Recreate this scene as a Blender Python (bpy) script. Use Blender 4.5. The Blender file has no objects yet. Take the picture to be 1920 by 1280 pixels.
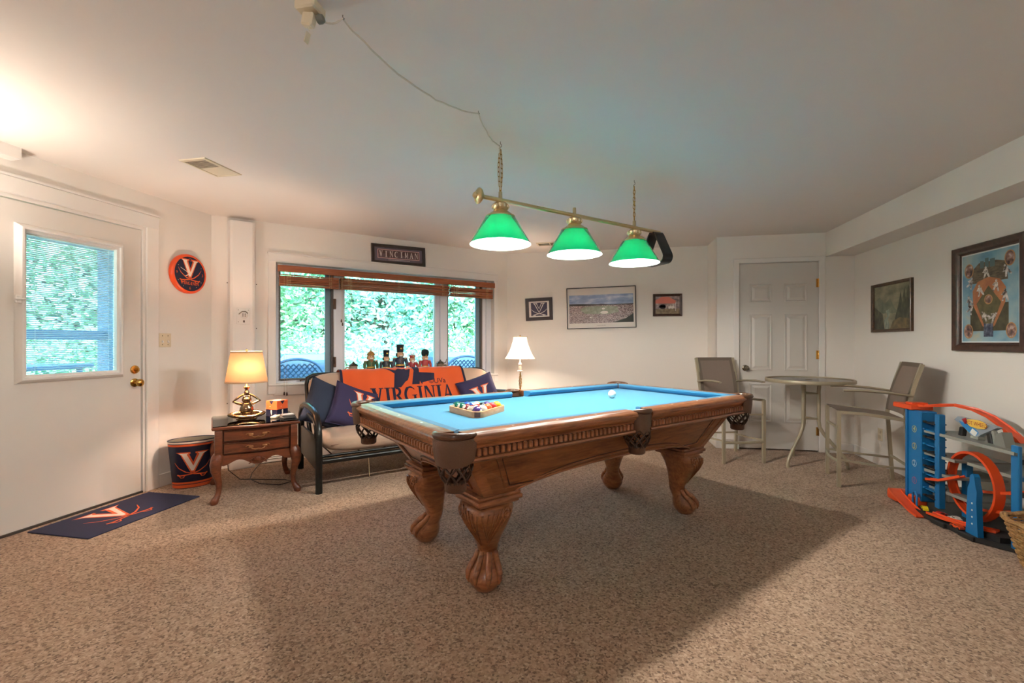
import bpy, bmesh, math, random
from mathutils import Vector, Matrix
random.seed(7)
S = bpy.context.scene
C = S.collection
PI = math.pi
R = math.radians
q = math.sqrt(.5)

def sr(r, g, b):
    f = lambda c: (c/255/12.92) if c/255 <= .04045 else ((c/255+.055)/1.055)**2.4
    return (f(r), f(g), f(b), 1)

# ---------------------------------------------------------------- camera
cam = bpy.data.cameras.new('camera'); camo = bpy.data.objects.new('camera', cam); C.objects.link(camo)
cam.sensor_fit = 'HORIZONTAL'; cam.sensor_width = 36; cam.lens = 36*845/1920
cam.shift_y = 2/1920; cam.clip_start = .05; cam.clip_end = 200
camo.location = (0, 0, 1.165); camo.rotation_euler = (R(90), 0, R(11.3))
S.camera = camo
# ---------------------------------------------------------------- view
S.view_settings.view_transform = 'Standard'; S.view_settings.look = 'None'
S.view_settings.exposure = 1.52; S.view_settings.gamma = 1; S.view_settings.use_curve_mapping = False
# ---------------------------------------------------------------- world and sun
W = bpy.data.worlds.new('World'); S.world = W; W.use_nodes = True
wn = W.node_tree; wn.nodes.clear()
wo = wn.nodes.new('ShaderNodeOutputWorld'); wb = wn.nodes.new('ShaderNodeBackground')
sky = wn.nodes.new('ShaderNodeTexSky'); sky.sky_type = 'NISHITA'; sky.sun_disc = False
sky.sun_elevation = R(48); sky.sun_rotation = R(140); sky.air_density = 1.2; sky.dust_density = 2.5
wb.inputs['Strength'].default_value = 1.15
wn.links.new(sky.outputs[0], wb.inputs[0]); wn.links.new(wb.outputs[0], wo.inputs[0])
sun = bpy.data.lights.new('sun', 'SUN'); sun.energy = 5.5; sun.angle = R(2); sun.color = (1, .97, .9)
suno = bpy.data.objects.new('sun', sun); C.objects.link(suno)
suno.rotation_euler = Vector((-.55, .62, -.8)).to_track_quat('-Z', 'Y').to_euler()

# ---------------------------------------------------------------- helpers
class MB:
    def __init__(s, M=None): s.bm = bmesh.new(); s.M = M or Matrix()
    def v(s, p): return s.bm.verts.new(s.M @ Vector(p))
    def f(s, vs):
        try: return s.bm.faces.new(vs)
        except ValueError: return None
    def poly(s, pts): return s.f([s.v(p) for p in pts])
    def box(s, c, d, rot=None, bev=0, seg=1):
        m = Matrix.Translation(c) @ (rot.to_4x4() if rot else Matrix())
        vs = [s.v(m @ Vector((d[0]/2*i, d[1]/2*j, d[2]/2*k))) for i in (-1, 1) for j in (-1, 1) for k in (-1, 1)]
        fs = [s.f([vs[i] for i in t]) for t in ((0,1,3,2), (4,6,7,5), (0,4,5,1), (2,3,7,6), (0,2,6,4), (1,5,7,3))]
        if bev:
            es = list({e for f in fs for e in f.edges})
            bmesh.ops.bevel(s.bm, geom=es, offset=bev, segments=seg, affect='EDGES', profile=.5)
        return s
    def span(s, a, b, bev=0, seg=1):
        return s.box([(a[i]+b[i])/2 for i in range(3)], [abs(b[i]-a[i]) for i in range(3)], bev=bev, seg=seg)
    def prism(s, pts, vec):
        vec = Vector(vec); a = [s.v(p) for p in pts]; b = [s.v(Vector(p)+vec) for p in pts]
        s.f(a); s.f(b[::-1]); n = len(a)
        for i in range(n): s.f([a[i], a[(i+1) % n], b[(i+1) % n], b[i]])
        return s
    def tube(s, pts, r, n=8, closed=False, caps=True, flat=1.0, up=None):
        pts = [Vector(p) for p in pts]; N = len(pts)
        rs = r if isinstance(r, (list, tuple)) else [r]*N
        T = []
        for i in range(N):
            a = pts[(i-1) % N] if (closed or i > 0) else pts[i]
            b = pts[(i+1) % N] if (closed or i < N-1) else pts[i]
            t = (b-a); T.append(t.normalized() if t.length > 1e-9 else Vector((0, 0, 1)))
        u = Vector(up) if up else Vector((0, 0, 1))
        if abs(T[0].dot(u)) > .95: u = Vector((1, 0, 0))
        x = (u - T[0]*u.dot(T[0])).normalized()
        rings = []
        for i in range(N):
            x = (x - T[i]*x.dot(T[i])).normalized(); y = T[i].cross(x)
            rings.append([s.v(pts[i] + (x*math.cos(2*PI*k/n)*flat + y*math.sin(2*PI*k/n))*rs[i]) for k in range(n)])
        for i in range(N if closed else N-1):
            a, b = rings[i], rings[(i+1) % N]
            for k in range(n): s.f([a[k], a[(k+1) % n], b[(k+1) % n], b[k]])
        if caps and not closed: s.f(rings[0][::-1]); s.f(rings[-1])
        return s
    def lathe(s, prof, n=24, c=(0, 0, 0), m=None, sx=1, sy=1, a0=0, a1=2*PI):
        full = abs(a1-a0-2*PI) < 1e-6; K = n if full else n+1
        mm = Matrix.Translation(c) @ (m.to_4x4() if m else Matrix())
        rings = []
        for r, z in prof:
            if r < 1e-6 and full: rings.append([s.v(mm @ Vector((0, 0, z)))])
            else: rings.append([s.v(mm @ Vector((r*sx*math.cos(a0+(a1-a0)*k/n), r*sy*math.sin(a0+(a1-a0)*k/n), z))) for k in range(K)])
        for a, b in zip(rings, rings[1:]):
            for k in range(n):
                k2 = (k+1) % K
                if len(a) == 1 and len(b) == 1: continue
                if len(a) == 1: s.f([a[0], b[k2], b[k]])
                elif len(b) == 1: s.f([a[k], a[k2], b[0]])
                else: s.f([a[k], a[k2], b[k2], b[k]])
        return s
    def sphere(s, c, r, n=14, m=None):
        rr = r if isinstance(r, (list, tuple)) else (r, r, r); k = max(6, n//2)
        mm = (m.to_4x4() if m else Matrix()) @ Matrix.Diagonal((rr[0], rr[1], rr[2], 1))
        return s.lathe([(math.sin(PI*i/k), -math.cos(PI*i/k)) for i in range(k+1)], n, c, mm)
    def surf(s, fn, nu, nv, cu=False, cv=False):
        g = [[s.v(fn(i/nu, j/nv)) for j in range(nv if cv else nv+1)] for i in range(nu if cu else nu+1)]
        for i in range(nu):
            for j in range(nv):
                a, b = g[i], g[(i+1) % len(g)]; j2 = (j+1) % len(a)
                s.f([a[j], b[j], b[j2], a[j2]])
        return g
    def loft(s, rings, caps=True):
        rs = [[s.v(p) for p in r] for r in rings]; n = len(rs[0])
        for a, b in zip(rs, rs[1:]):
            for k in range(n): s.f([a[k], a[(k+1) % n], b[(k+1) % n], b[k]])
        if caps: s.f(rs[0][::-1]); s.f(rs[-1])
        return s
    def mesh(s, name, mat, smooth=35):
        bmesh.ops.remove_doubles(s.bm, verts=s.bm.verts, dist=1e-6)
        bmesh.ops.recalc_face_normals(s.bm, faces=s.bm.faces)
        me = bpy.data.meshes.new(name); s.bm.to_mesh(me); s.bm.free()
        if smooth:
            me.shade_smooth(); me.set_sharp_from_angle(angle=R(smooth))
        for mm in (mat if isinstance(mat, (list, tuple)) else [mat]): me.materials.append(mm)
        return me
    def build(s, name, mat, parent=None, smooth=35, label=None):
        o = bpy.data.objects.new(name, s.mesh(name, mat, smooth)); C.objects.link(o)
        if parent: o.parent = parent
        if label: o['label'] = label
        return o

def tag(o, label, cat, group=None, kind=None):
    o['label'] = label; o['category'] = cat
    if group: o['group'] = group
    if kind: o['kind'] = kind
    return o
def thing(name, label, cat, loc=(0, 0, 0), rz=0, group=None, kind=None):
    o = bpy.data.objects.new(name, None); o.empty_display_size = .05; C.objects.link(o)
    o.location = loc; o.rotation_euler = (0, 0, rz)
    return tag(o, label, cat, group, kind)
def dup(root, loc=None, rz=None, label=None):
    r = root.copy(); C.objects.link(r)
    if loc is not None: r.location = loc
    if rz is not None: r.rotation_euler = (0, 0, rz)
    if label: r['label'] = label
    for ch in root.children:
        c = ch.copy(); C.objects.link(c); c.parent = r
        for g in ch.children:
            d = g.copy(); C.objects.link(d); d.parent = c
    return r
def inst(name, me, parent, loc=(0, 0, 0), rot=(0, 0, 0), scale=(1, 1, 1)):
    o = bpy.data.objects.new(name, me); C.objects.link(o); o.parent = parent
    o.location = loc; o.rotation_euler = rot; o.scale = scale
    return o
def Rx(a): return Matrix.Rotation(a, 3, 'X')
def Ry(a): return Matrix.Rotation(a, 3, 'Y')
def Rz(a): return Matrix.Rotation(a, 3, 'Z')

# ---------------------------------------------------------------- materials
MT = {}
def mat(name, col, rough=.5, metal=0, bump=0, bscale=60, var=.06, vscale=6, spec=.5, coat=0, sheen=0, trans=0):
    if name in MT: return MT[name]
    m = bpy.data.materials.new(name); m.use_nodes = True; nt = m.node_tree; N = nt.nodes; L = nt.links
    b = N['Principled BSDF']; col = sr(*col) if max(col) > 1 or len(col) == 3 else col
    tc = N.new('ShaderNodeTexCoord'); nz = N.new('ShaderNodeTexNoise'); nz.inputs['Scale'].default_value = vscale; nz.inputs['Detail'].default_value = 4
    L.new(tc.outputs['Object'], nz.inputs['Vector'])
    mx = N.new('ShaderNodeMix'); mx.data_type = 'RGBA'
    mx.inputs[6].default_value = [c*(1-var) for c in col[:3]]+[1]; mx.inputs[7].default_value = [min(1, c*(1+var)) for c in col[:3]]+[1]
    L.new(nz.outputs['Fac'], mx.inputs[0]); L.new(mx.outputs[2], b.inputs['Base Color'])
    b.inputs['Roughness'].default_value = rough; b.inputs['Metallic'].default_value = metal
    b.inputs['Specular IOR Level'].default_value = spec; b.inputs['Coat Weight'].default_value = coat
    b.inputs['Sheen Weight'].default_value = sheen
    if bump:
        n2 = N.new('ShaderNodeTexNoise'); n2.inputs['Scale'].default_value = bscale; n2.inputs['Detail'].default_value = 3
        bp = N.new('ShaderNodeBump'); bp.inputs['Strength'].default_value = bump; bp.inputs['Distance'].default_value = .004
        L.new(tc.outputs['Object'], n2.inputs['Vector']); L.new(n2.outputs['Fac'], bp.inputs['Height']); L.new(bp.outputs[0], b.inputs['Normal'])
    MT[name] = m; return m
def wood(name, dark, light, rough=.3, scale=(2, 14, 14), coat=.3):
    if name in MT: return MT[name]
    m = bpy.data.materials.new(name); m.use_nodes = True; nt = m.node_tree; N = nt.nodes; L = nt.links; b = N['Principled BSDF']
    tc = N.new('ShaderNodeTexCoord'); mp = N.new('ShaderNodeMapping'); mp.inputs['Scale'].default_value = scale
    nz = N.new('ShaderNodeTexNoise'); nz.inputs['Scale'].default_value = 3; nz.inputs['Detail'].default_value = 8; nz.inputs['Roughness'].default_value = .65; nz.inputs['Distortion'].default_value = .6
    cr = N.new('ShaderNodeValToRGB'); cr.color_ramp.elements[0].position = .3; cr.color_ramp.elements[1].position = .72
    cr.color_ramp.elements[0].color = sr(*dark); cr.color_ramp.elements[1].color = sr(*light)
    L.new(tc.outputs['Object'], mp.inputs[0]); L.new(mp.outputs[0], nz.inputs['Vector']); L.new(nz.outputs['Fac'], cr.inputs[0]); L.new(cr.outputs[0], b.inputs['Base Color'])
    bp = N.new('ShaderNodeBump'); bp.inputs['Strength'].default_value = .12; bp.inputs['Distance'].default_value = .002
    L.new(nz.outputs['Fac'], bp.inputs['Height']); L.new(bp.outputs[0], b.inputs['Normal'])
    b.inputs['Roughness'].default_value = rough; b.inputs['Coat Weight'].default_value = coat; b.inputs['Coat Roughness'].default_value = .15
    MT[name] = m; return m
def shade_mat(name, col, trans_col, tw=.5, rough=.5, gloss=0):
    m = bpy.data.materials.new(name); m.use_nodes = True; nt = m.node_tree; N = nt.nodes; L = nt.links; N.clear()
    o = N.new('ShaderNodeOutputMaterial'); d = N.new('ShaderNodeBsdfDiffuse'); t = N.new('ShaderNodeBsdfTranslucent'); mx = N.new('ShaderNodeMixShader')
    tc = N.new('ShaderNodeTexCoord'); nz = N.new('ShaderNodeTexNoise'); nz.inputs['Scale'].default_value = 90
    mc = N.new('ShaderNodeMix'); mc.data_type = 'RGBA'; c = sr(*col)
    mc.inputs[6].default_value = [x*.94 for x in c[:3]]+[1]; mc.inputs[7].default_value = c
    L.new(tc.outputs['Object'], nz.inputs['Vector']); L.new(nz.outputs['Fac'], mc.inputs[0]); L.new(mc.outputs[2], d.inputs[0])
    t.inputs[0].default_value = sr(*trans_col); mx.inputs[0].default_value = tw
    L.new(d.outputs[0], mx.inputs[1]); L.new(t.outputs[0], mx.inputs[2])
    if gloss:
        g = N.new('ShaderNodeBsdfGlossy'); g.inputs['Roughness'].default_value = .12; fr = N.new('ShaderNodeFresnel'); m2 = N.new('ShaderNodeMixShader')
        L.new(fr.outputs[0], m2.inputs[0]); L.new(mx.outputs[0], m2.inputs[1]); L.new(g.outputs[0], m2.inputs[2]); L.new(m2.outputs[0], o.inputs[0])
    else: L.new(mx.outputs[0], o.inputs[0])
    MT[name] = m; return m
def pane_mat(name, tint, refl=1.45):
    m = bpy.data.materials.new(name); m.use_nodes = True; nt = m.node_tree; N = nt.nodes; L = nt.links; N.clear()
    o = N.new('ShaderNodeOutputMaterial'); t = N.new('ShaderNodeBsdfTransparent'); g = N.new('ShaderNodeBsdfGlossy'); fr = N.new('ShaderNodeFresnel'); mx = N.new('ShaderNodeMixShader')
    t.inputs[0].default_value = tint; g.inputs['Roughness'].default_value = .02; fr.inputs[0].default_value = refl
    L.new(fr.outputs[0], mx.inputs[0]); L.new(t.outputs[0], mx.inputs[1]); L.new(g.outputs[0], mx.inputs[2]); L.new(mx.outputs[0], o.inputs[0])
    MT[name] = m; return m

white = mat('wall_paint', (238, 232, 224), .75, bump=.05, bscale=180, var=.01, spec=.2)
ceilm = mat('ceiling_paint', (236, 228, 220), .85, var=.01, spec=.1)
trimm = mat('trim_paint', (236, 231, 225), .4, var=.01)
doorm = mat('door_paint', (226, 220, 212), .45, var=.015, bump=.03, bscale=140)
closetm = mat('closet_door_paint', (214, 208, 200), .45, var=.01)
brass = mat('brass', (205, 160, 84), .22, 1, var=.05)
pbrass = mat('pale_brass', (214, 193, 150), .28, 1, var=.04)
black = mat('black_metal', (22, 22, 20), .3, .3, var=.1)
darkp = mat('dark_plastic', (20, 21, 22), .38, var=.05)
glass = pane_mat('window_glass', (.74, .95, 1, 1))
tglass = pane_mat('table_glass', (.86, .9, .87, 1))
pic_glass = None
chrome = mat('nickel', (150, 140, 125), .25, 1)
ivory = mat('ivory_plastic', (222, 208, 180), .4)
whitep = mat('white_plastic', (235, 232, 226), .4)
navy = mat('navy', (30, 34, 66), .75, bump=.2, bscale=300, var=.12)
navyp = mat('navy_paint', (26, 30, 58), .35)
orange = mat('orange', (228, 96, 44), .6, var=.05)
cream = mat('cream_print', (240, 222, 205), .6)
tan = mat('tan_canvas', (188, 160, 138), .9, bump=.25, bscale=220, var=.05, sheen=.2)
wd = wood('table_oak', (108, 62, 36), (180, 116, 74), .28)
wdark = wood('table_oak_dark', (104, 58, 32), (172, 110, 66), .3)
cherry = wood('cherry_wood', (80, 38, 22), (136, 74, 44), .3)
leather = mat('pocket_leather', (94, 64, 46), .45, bump=.6, bscale=260, var=.15)
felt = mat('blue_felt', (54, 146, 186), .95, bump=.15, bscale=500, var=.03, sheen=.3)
felt_shaded = mat('blue_felt_shaded', (36, 122, 164), .95, var=.03, sheen=.3)  # same cloth as the bed, darkened to paint shade onto the cushion noses

def carpet():
    m = bpy.data.materials.new('carpet'); m.use_nodes = True; nt = m.node_tree; N = nt.nodes; L = nt.links; b = N['Principled BSDF']
    tc = N.new('ShaderNodeTexCoord')
    n1 = N.new('ShaderNodeTexNoise'); n1.inputs['Scale'].default_value = 110; n1.inputs['Detail'].default_value = 2; n1.inputs['Roughness'].default_value = .6
    n2 = N.new('ShaderNodeTexNoise'); n2.inputs['Scale'].default_value = 1.6; n2.inputs['Detail'].default_value = 4
    v = N.new('ShaderNodeTexVoronoi'); v.inputs['Scale'].default_value = 115
    sp = N.new('ShaderNodeSeparateColor'); L.new(v.outputs['Color'], sp.inputs[0])
    cr = N.new('ShaderNodeValToRGB'); e = cr.color_ramp.elements
    e[0].position = .0; e[0].color = sr(72, 56, 46); e[1].position = 1; e[1].color = sr(226, 200, 176)
    x = e.new(.2); x.color = sr(110, 87, 71)
    x = e.new(.42); x.color = sr(166, 137, 114)
    x = e.new(.7); x.color = sr(188, 160, 136)
    mixf = N.new('ShaderNodeMath'); mixf.operation = 'MULTIPLY_ADD'; mixf.inputs[1].default_value = .55
    sc_ = N.new('ShaderNodeMath'); sc_.operation = 'MULTIPLY'; sc_.inputs[1].default_value = .45
    for t in (n1, n2, v): L.new(tc.outputs['Object'], t.inputs['Vector'])
    L.new(n1.outputs['Fac'], sc_.inputs[0]); L.new(sp.outputs[0], mixf.inputs[0]); L.new(sc_.outputs[0], mixf.inputs[2]); L.new(mixf.outputs[0], cr.inputs[0])
    mx = N.new('ShaderNodeMix'); mx.data_type = 'RGBA'; mx.blend_type = 'MULTIPLY'; mx.inputs[0].default_value = .5
    c2 = N.new('ShaderNodeValToRGB'); c2.color_ramp.elements[0].position = .35; c2.color_ramp.elements[1].position = .65; c2.color_ramp.elements[0].color = (.78, .75, .72, 1); c2.color_ramp.elements[1].color = (1, 1, 1, 1)
    L.new(n2.outputs['Fac'], c2.inputs[0]); L.new(cr.outputs[0], mx.inputs[6]); L.new(c2.outputs[0], mx.inputs[7]); L.new(mx.outputs[2], b.inputs['Base Color'])
    b.inputs['Roughness'].default_value = 1; b.inputs['Specular IOR Level'].default_value = .05; b.inputs['Sheen Weight'].default_value = .15
    bp = N.new('ShaderNodeBump'); bp.inputs['Strength'].default_value = .7; bp.inputs['Distance'].default_value = .01
    L.new(mixf.outputs[0], bp.inputs['Height']); L.new(bp.outputs[0], b.inputs['Normal'])
    return m
carpetm = carpet()

# ---------------------------------------------------------------- flat print: 2-D outlines laid on a surface
def decal(name, polys, fn, m, parent, cuts=0, label=None):
    """polys: lists of (x, y); fn(x, y) -> point on the surface"""
    bm = bmesh.new()
    for p in polys:
        try: bm.faces.new([bm.verts.new((x, y, 0)) for x, y in p])
        except ValueError: pass
    bmesh.ops.triangulate(bm, faces=bm.faces)
    for _ in range(cuts): bmesh.ops.subdivide_edges(bm, edges=bm.edges[:], cuts=1, use_grid_fill=True)
    for v in bm.verts: v.co = fn(v.co.x, v.co.y)
    me = bpy.data.meshes.new(name); bm.to_mesh(me); bm.free(); me.materials.append(m)
    o = bpy.data.objects.new(name, me); C.objects.link(o); o.parent = parent
    if label: o['label'] = label
    return o
def strip(pts, w):
    out = []; n = len(pts); ws = w if isinstance(w, (list, tuple)) else [w]*n
    sd = []
    for i in range(n):
        a = pts[max(0, i-1)]; b = pts[min(n-1, i+1)]; dx, dy = b[0]-a[0], b[1]-a[1]; l = math.hypot(dx, dy) or 1
        sd.append((-dy/l*ws[i]/2, dx/l*ws[i]/2))
    for i in range(n-1):
        p, r = pts[i], pts[i+1]
        out.append([(p[0]+sd[i][0], p[1]+sd[i][1]), (p[0]-sd[i][0], p[1]-sd[i][1]), (r[0]-sd[i+1][0], r[1]-sd[i+1][1]), (r[0]+sd[i+1][0], r[1]+sd[i+1][1])])
    return out
def arc(cx, cy, rx, ry, a0, a1, n=16): return [(cx+rx*math.cos(R(a0+(a1-a0)*i/n)), cy+ry*math.sin(R(a0+(a1-a0)*i/n))) for i in range(n+1)]
def oval(cx, cy, rx, ry, n=20): return arc(cx, cy, rx, ry, 0, 360-360/n, n-1)
def rect(x0, y0, x1, y1): return [(x0, y0), (x1, y0), (x1, y1), (x0, y1)]
def xf(polys, sx=1, sy=1, dx=0, dy=0, a=0):
    c, s = math.cos(a), math.sin(a)
    return [[(x*sx*c-y*sy*s+dx, x*sx*s+y*sy*c+dy) for x, y in p] for p in polys]
GL = {
 'V': (1.0, [[(.08, 1), (.36, 1), (.62, .26), (.52, 0), (.45, 0)], [(.76, 1), (.88, 1), (.56, 0), (.5, .1), (.51, .25)], rect(0, .95, .44, 1), rect(.66, .95, 1, 1)]),
 'I': (.5, [rect(.15, 0, .37, 1), rect(.03, 0, .49, .05), rect(.03, .95, .49, 1)]),
 'N': (1.0, [rect(.12, 0, .22, 1), [(.1, 1), (.34, 1), (.88, 0), (.78, 0)], rect(.78, 0, .88, 1), rect(0, 0, .34, .05), rect(.66, .95, 1, 1)]),
 'A': (.95, [[(.42, 1), (.54, 1), (.9, 0), (.64, 0)], [(.42, 1), (.47, .88), (.16, 0), (.06, 0)], rect(.24, .3, .7, .37), rect(0, 0, .3, .05), rect(.56, 0, .98, .05)]),
 'R': (.95, [rect(.12, 0, .33, 1), rect(0, 0, .45, .05), rect(0, .95, .4, 1)] + strip(arc(.36, .73, .3, .235, 90, -90), [.08]+[.13]*4+[.18]*8+[.13]*3+[.08]) + [[(.36, .52), (.54, .52), (.97, 0), (.72, 0)]]),
 'G': (1.0, strip(arc(.5, .5, .42, .46, 40, 320, 24), [.06]*3+[.1]*4+[.2]*11+[.1]*4+[.06]*3) + [rect(.72, .08, .9, .45), rect(.6, .42, .98, .47)]),
 'C': (.95, strip(arc(.5, .5, .42, .46, 45, 315, 24), [.06]*3+[.1]*4+[.2]*11+[.1]*4+[.06]*3)),
 'M': (1.1, [rect(.1, 0, .28, 1), rect(.8, 0, .98, 1), [(.1, 1), (.3, 1), (.6, .3), (.5, .1)], [(.98, 1), (.85, 1), (.5, .1), (.55, .35)]]),
}
def word(t, h=1, gap=.06, sx=1):
    out = []; x = 0
    for ch in t:
        w, ps = GL[ch]; out += [[((a*sx+x)*h, b*h) for a, b in p] for p in ps]; x += w*sx+gap
    x -= gap
    return [[(a-x*h/2, b) for a, b in p] for p in out]
def text_polys(t, size):
    cu = bpy.data.curves.new('t', 'FONT'); cu.body = t; cu.size = size; cu.align_x = 'CENTER'; cu.align_y = 'CENTER'; cu.resolution_u = 3
    o = bpy.data.objects.new('t', cu); C.objects.link(o); dg = bpy.context.evaluated_depsgraph_get()
    me = bpy.data.meshes.new_from_object(o.evaluated_get(dg)); ps = [[(me.vertices[i].co.x, me.vertices[i].co.y) for i in p.vertices] for p in me.polygons]
    bpy.data.objects.remove(o); bpy.data.curves.remove(cu); bpy.data.meshes.remove(me); return ps
# V with serifs over two crossed sabres, in a unit box
VIN = [[(-.36, .46), (-.1, .46), (-.14, .41), (.02, -.02), (.17, .41), (.12, .46), (.37, .46), (.27, .4), (.03, -.2), (-.03, -.2), (-.27, .4)]]
VOUT = [[(-.43, .5), (-.05, .5), (-.05, .44), (-.08, .42), (.02, .12), (.11, .42), (.07, .44), (.07, .5), (.44, .5), (.31, .42), (.05, -.27), (-.05, -.27), (-.31, .42)]]
def sabres():
    out = []
    for sg in (1, -1):
        p = [(sg*(-.5), .12), (sg*(-.38), -.08), (sg*(-.18), -.24), (sg*.05, -.33), (sg*.36, -.37)]
        out += strip(p, [.012, .03, .04, .04, .045])
        out += strip([(sg*.2, -.34), (sg*.25, -.44), (sg*.33, -.45), (sg*.4, -.36)], .03)
        out += strip([(sg*.36, -.37), (sg*.44, -.34)], .05)
    return out
SAB = sabres()
def vlogo(parent, fn, size, cuts=0, eps=.001, m_out=None, m_in=None, sab=None):
    """fn(x, y, lift)"""
    k = lambda ps: xf(ps, size, size)
    decal('printed_outline', k(VOUT), lambda x, y: fn(x, y, eps), m_out or orange, parent, cuts)
    decal('printed_sabres', k(SAB), lambda x, y: fn(x, y, eps*1.5), sab or orange, parent, cuts)
    decal('printed_letter', k(VIN), lambda x, y: fn(x, y, eps*2), m_in or cream, parent, cuts)
# ================================================================ the room
XL, XR, YB, YC, XC, CH, YN = -3.5, 2.594, 5.78, 5.335, 1.247, 2.33, -2.6
WM = Matrix.Translation((XL, 3.5, 0)) @ Matrix.Rotation(R(45), 4, 'Z')      # window wall: x along it, y outwards
WL = 3.224
def WW(s, off, z=0): return WM @ Vector((s, -off, z))
def struct(name, mb, m, label, cat, smooth=None):
    return tag(mb.build(name, m, None, smooth), label, cat, kind='structure')
def frame(mb, w, h, prof, fn, close=True, face=None):
    rings = []
    for d, t in prof:
        a, b = w/2-d, h/2-d
        rings.append([mb.v(fn(x, y, t)) for x, y in ((-a, -b), (a, -b), (a, b), (-a, b))])
    if close: rings.append(rings[0])
    for r1, r2 in zip(rings, rings[1:]):
        for k in range(4): mb.f([r1[k], r1[(k+1) % 4], r2[(k+1) % 4], r2[k]])
    if face: mb.f(rings[-1])
fl = [(-3.62, YN-.1), (2.72, YN-.1), (2.72, 5.9), (-1.27, 5.9), (-3.62, 3.55)]
struct('floor', MB().prism([(x, y, -.06) for x, y in fl], (0, 0, .06)), carpetm, 'beige speckled cut pile carpet covering the whole floor', 'carpet')
struct('ceiling', MB().prism([(x, y, CH) for x, y in fl], (0, 0, .14)), ceilm, 'smooth off white ceiling over the whole room', 'ceiling')
D0, D1, DH = 1.93, 2.90, 2.06
mb = MB(); mb.span((XL-.12, YN-.1, 0), (XL, D0, CH)).span((XL-.12, D1, 0), (XL, 3.5, CH)).span((XL-.12, D0, DH), (XL, D1, CH))
mb.prism([(XL, 3.5, 0), (XL-.12, 3.5, 0), (XL-.1, 3.62, 0)], (0, 0, CH))
struct('wall_left', mb, white, 'off white wall with the outside door and the clock', 'wall')
O0, O1, OZ0, OZ1 = .525, 3.015, .765, 1.95
mb = MB(WM); mb.span((0, 0, 0), (O0, .14, CH)).span((O1, 0, 0), (WL, .14, CH)).span((O0, 0, 0), (O1, .14, OZ0)).span((O0, 0, OZ1), (O1, .14, CH))
struct('wall_window', mb, white, 'slanting off white wall around the wide window', 'wall')
struct('wall_back', MB().span((-1.27, YB, 0), (XC+.12, YB+.12, CH)), white, 'white far wall hung with three framed pictures', 'wall')
struct('wall_closet_side', MB().span((XC, YC+.0005, 0), (XC+.1, YB, CH)), white, 'narrow side of the closet jutting from the far wall', 'wall')
K0, K1, KH = 1.468, 2.262, 2.034
mb = MB(); mb.span((XC, YC, 0), (K0, YC+.1, CH)).span((K1, YC, 0), (XR+.1, YC+.1, CH)).span((K0, YC, KH), (K1, YC+.1, CH))
struct('wall_closet', mb, white, 'white closet front wall around the six panel door', 'wall')
mb = MB(); mb.span((1.36, 6.0, -.02), (2.72, 6.1, CH)).span((1.3, YC+.101, -.02), (1.36, 6.1, CH)).span((2.66, YC+.101, -.02), (2.72, 6.0, CH)).span((1.36, YC+.101, -.05), (2.66, 6.0, -.001)).span((1.3, YC+.101, CH), (2.72, 6.1, CH+.1))
struct('wall_closet_inside', mb, white, 'inside of the closet behind its closed door', 'closet')
struct('wall_right', MB().span((XR, YN-.1, 0), (XR+.12, YC, CH)), white, 'white right hand wall with two framed pictures', 'wall')
struct('wall_near', MB().span((XL-.1, YN-.12, 0), (XR+.1, YN, CH)), white, 'plain white wall behind the viewer', 'wall')
struct('trim_1', MB().span((2.325, YN, 2.075), (XR, YC, CH)), white, 'long boxed soffit where the right wall meets the ceiling', 'soffit')
struct('trim_2', MB().span((XL, YN, 2.262), (XL+.085, 2.075, CH)), trimm, 'small boxed soffit above the outside door by the ceiling', 'soffit')
BH = .105
def base(name, a, b, label, M=None):
    mb = MB(M); mb.span(a, b, bev=.004); return struct(name, mb, trimm, label, 'baseboard')
base('baseboard_left', (XL, 2.99, 0), (XL+.014, 3.49, BH), 'white baseboard between outside door and corner')
base('baseboard_window', (.01, -.014, 0), (WL-.01, 0, BH), 'white baseboard below the wide window', WM)
base('baseboard_back', (-1.2, YB-.014, 0), (XC, YB, BH), 'white baseboard along the far picture wall')
base('baseboard_closet', (XC-.014, YC-.014, 0), (1.412, YC, BH), 'short white baseboard left of the closet door')
base('baseboard_closet_side', (XC-.014, YC+.001, 0), (XC, YB-.016, BH), 'white baseboard on the narrow closet side')
base('baseboard_corner', (2.322, YC-.014, 0), (XR-.016, YC, BH), 'short white baseboard right of the closet door')
base('baseboard_right', (XR-.014, YN, 0), (XR, YC, BH), 'white baseboard along the right hand wall')

# ---------------------------------------------------------------- outside door
d = thing('door_1', 'white outside door with half glass, enclosed mini blind and brass knobs', 'door', (XL, 2.415, 0), 0, kind='structure')
mb = MB()
x0, x1 = -.06, -.015
mb.span((x0, -.46, .012), (x1, -.285, 2.035)).span((x0, .285, .012), (x1, .455, 2.035)).span((x0, -.285, .012), (x1, .285, .935)).span((x0, -.285, 1.875), (x1, .285, 2.035))
mb.build('door_slab', doorm, d)
mb = MB(); mb.span((-.12, .46, 0), (0, .4849, 2.06)).span((-.12, -.4849, 0), (0, -.465, 2.06)).span((-.12, -.465, 2.04), (0, .46, 2.06)); mb.build('jamb', trimm, d)
mb = MB(); mb.span((-.001, .475, 0), (.018, .575, 2.165), bev=.005).span((-.001, -.58, 0), (.018, -.48, 2.165), bev=.005).span((-.001, -.58, 2.062), (.020, .575, 2.165), bev=.005).span((-.001, -.59, 2.165), (.03, .585, 2.178))
mb.build('casing', trimm, d)
fn = lambda x, y, t: (x1+t, x, 1.405+y)
mb = MB(); frame(mb, .635, .99, [(0, 0), (.002, .012), (.022, .034), (.034, .034), (.036, .02), (.052, .016), (.052, -.01)], fn); mb.build('lite_frame', trimm, d)
mb = MB(); mb.span((-.05, -.285, .93), (-.046, .285, 1.88)); mb.build('glass_pane', glass, d)
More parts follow.
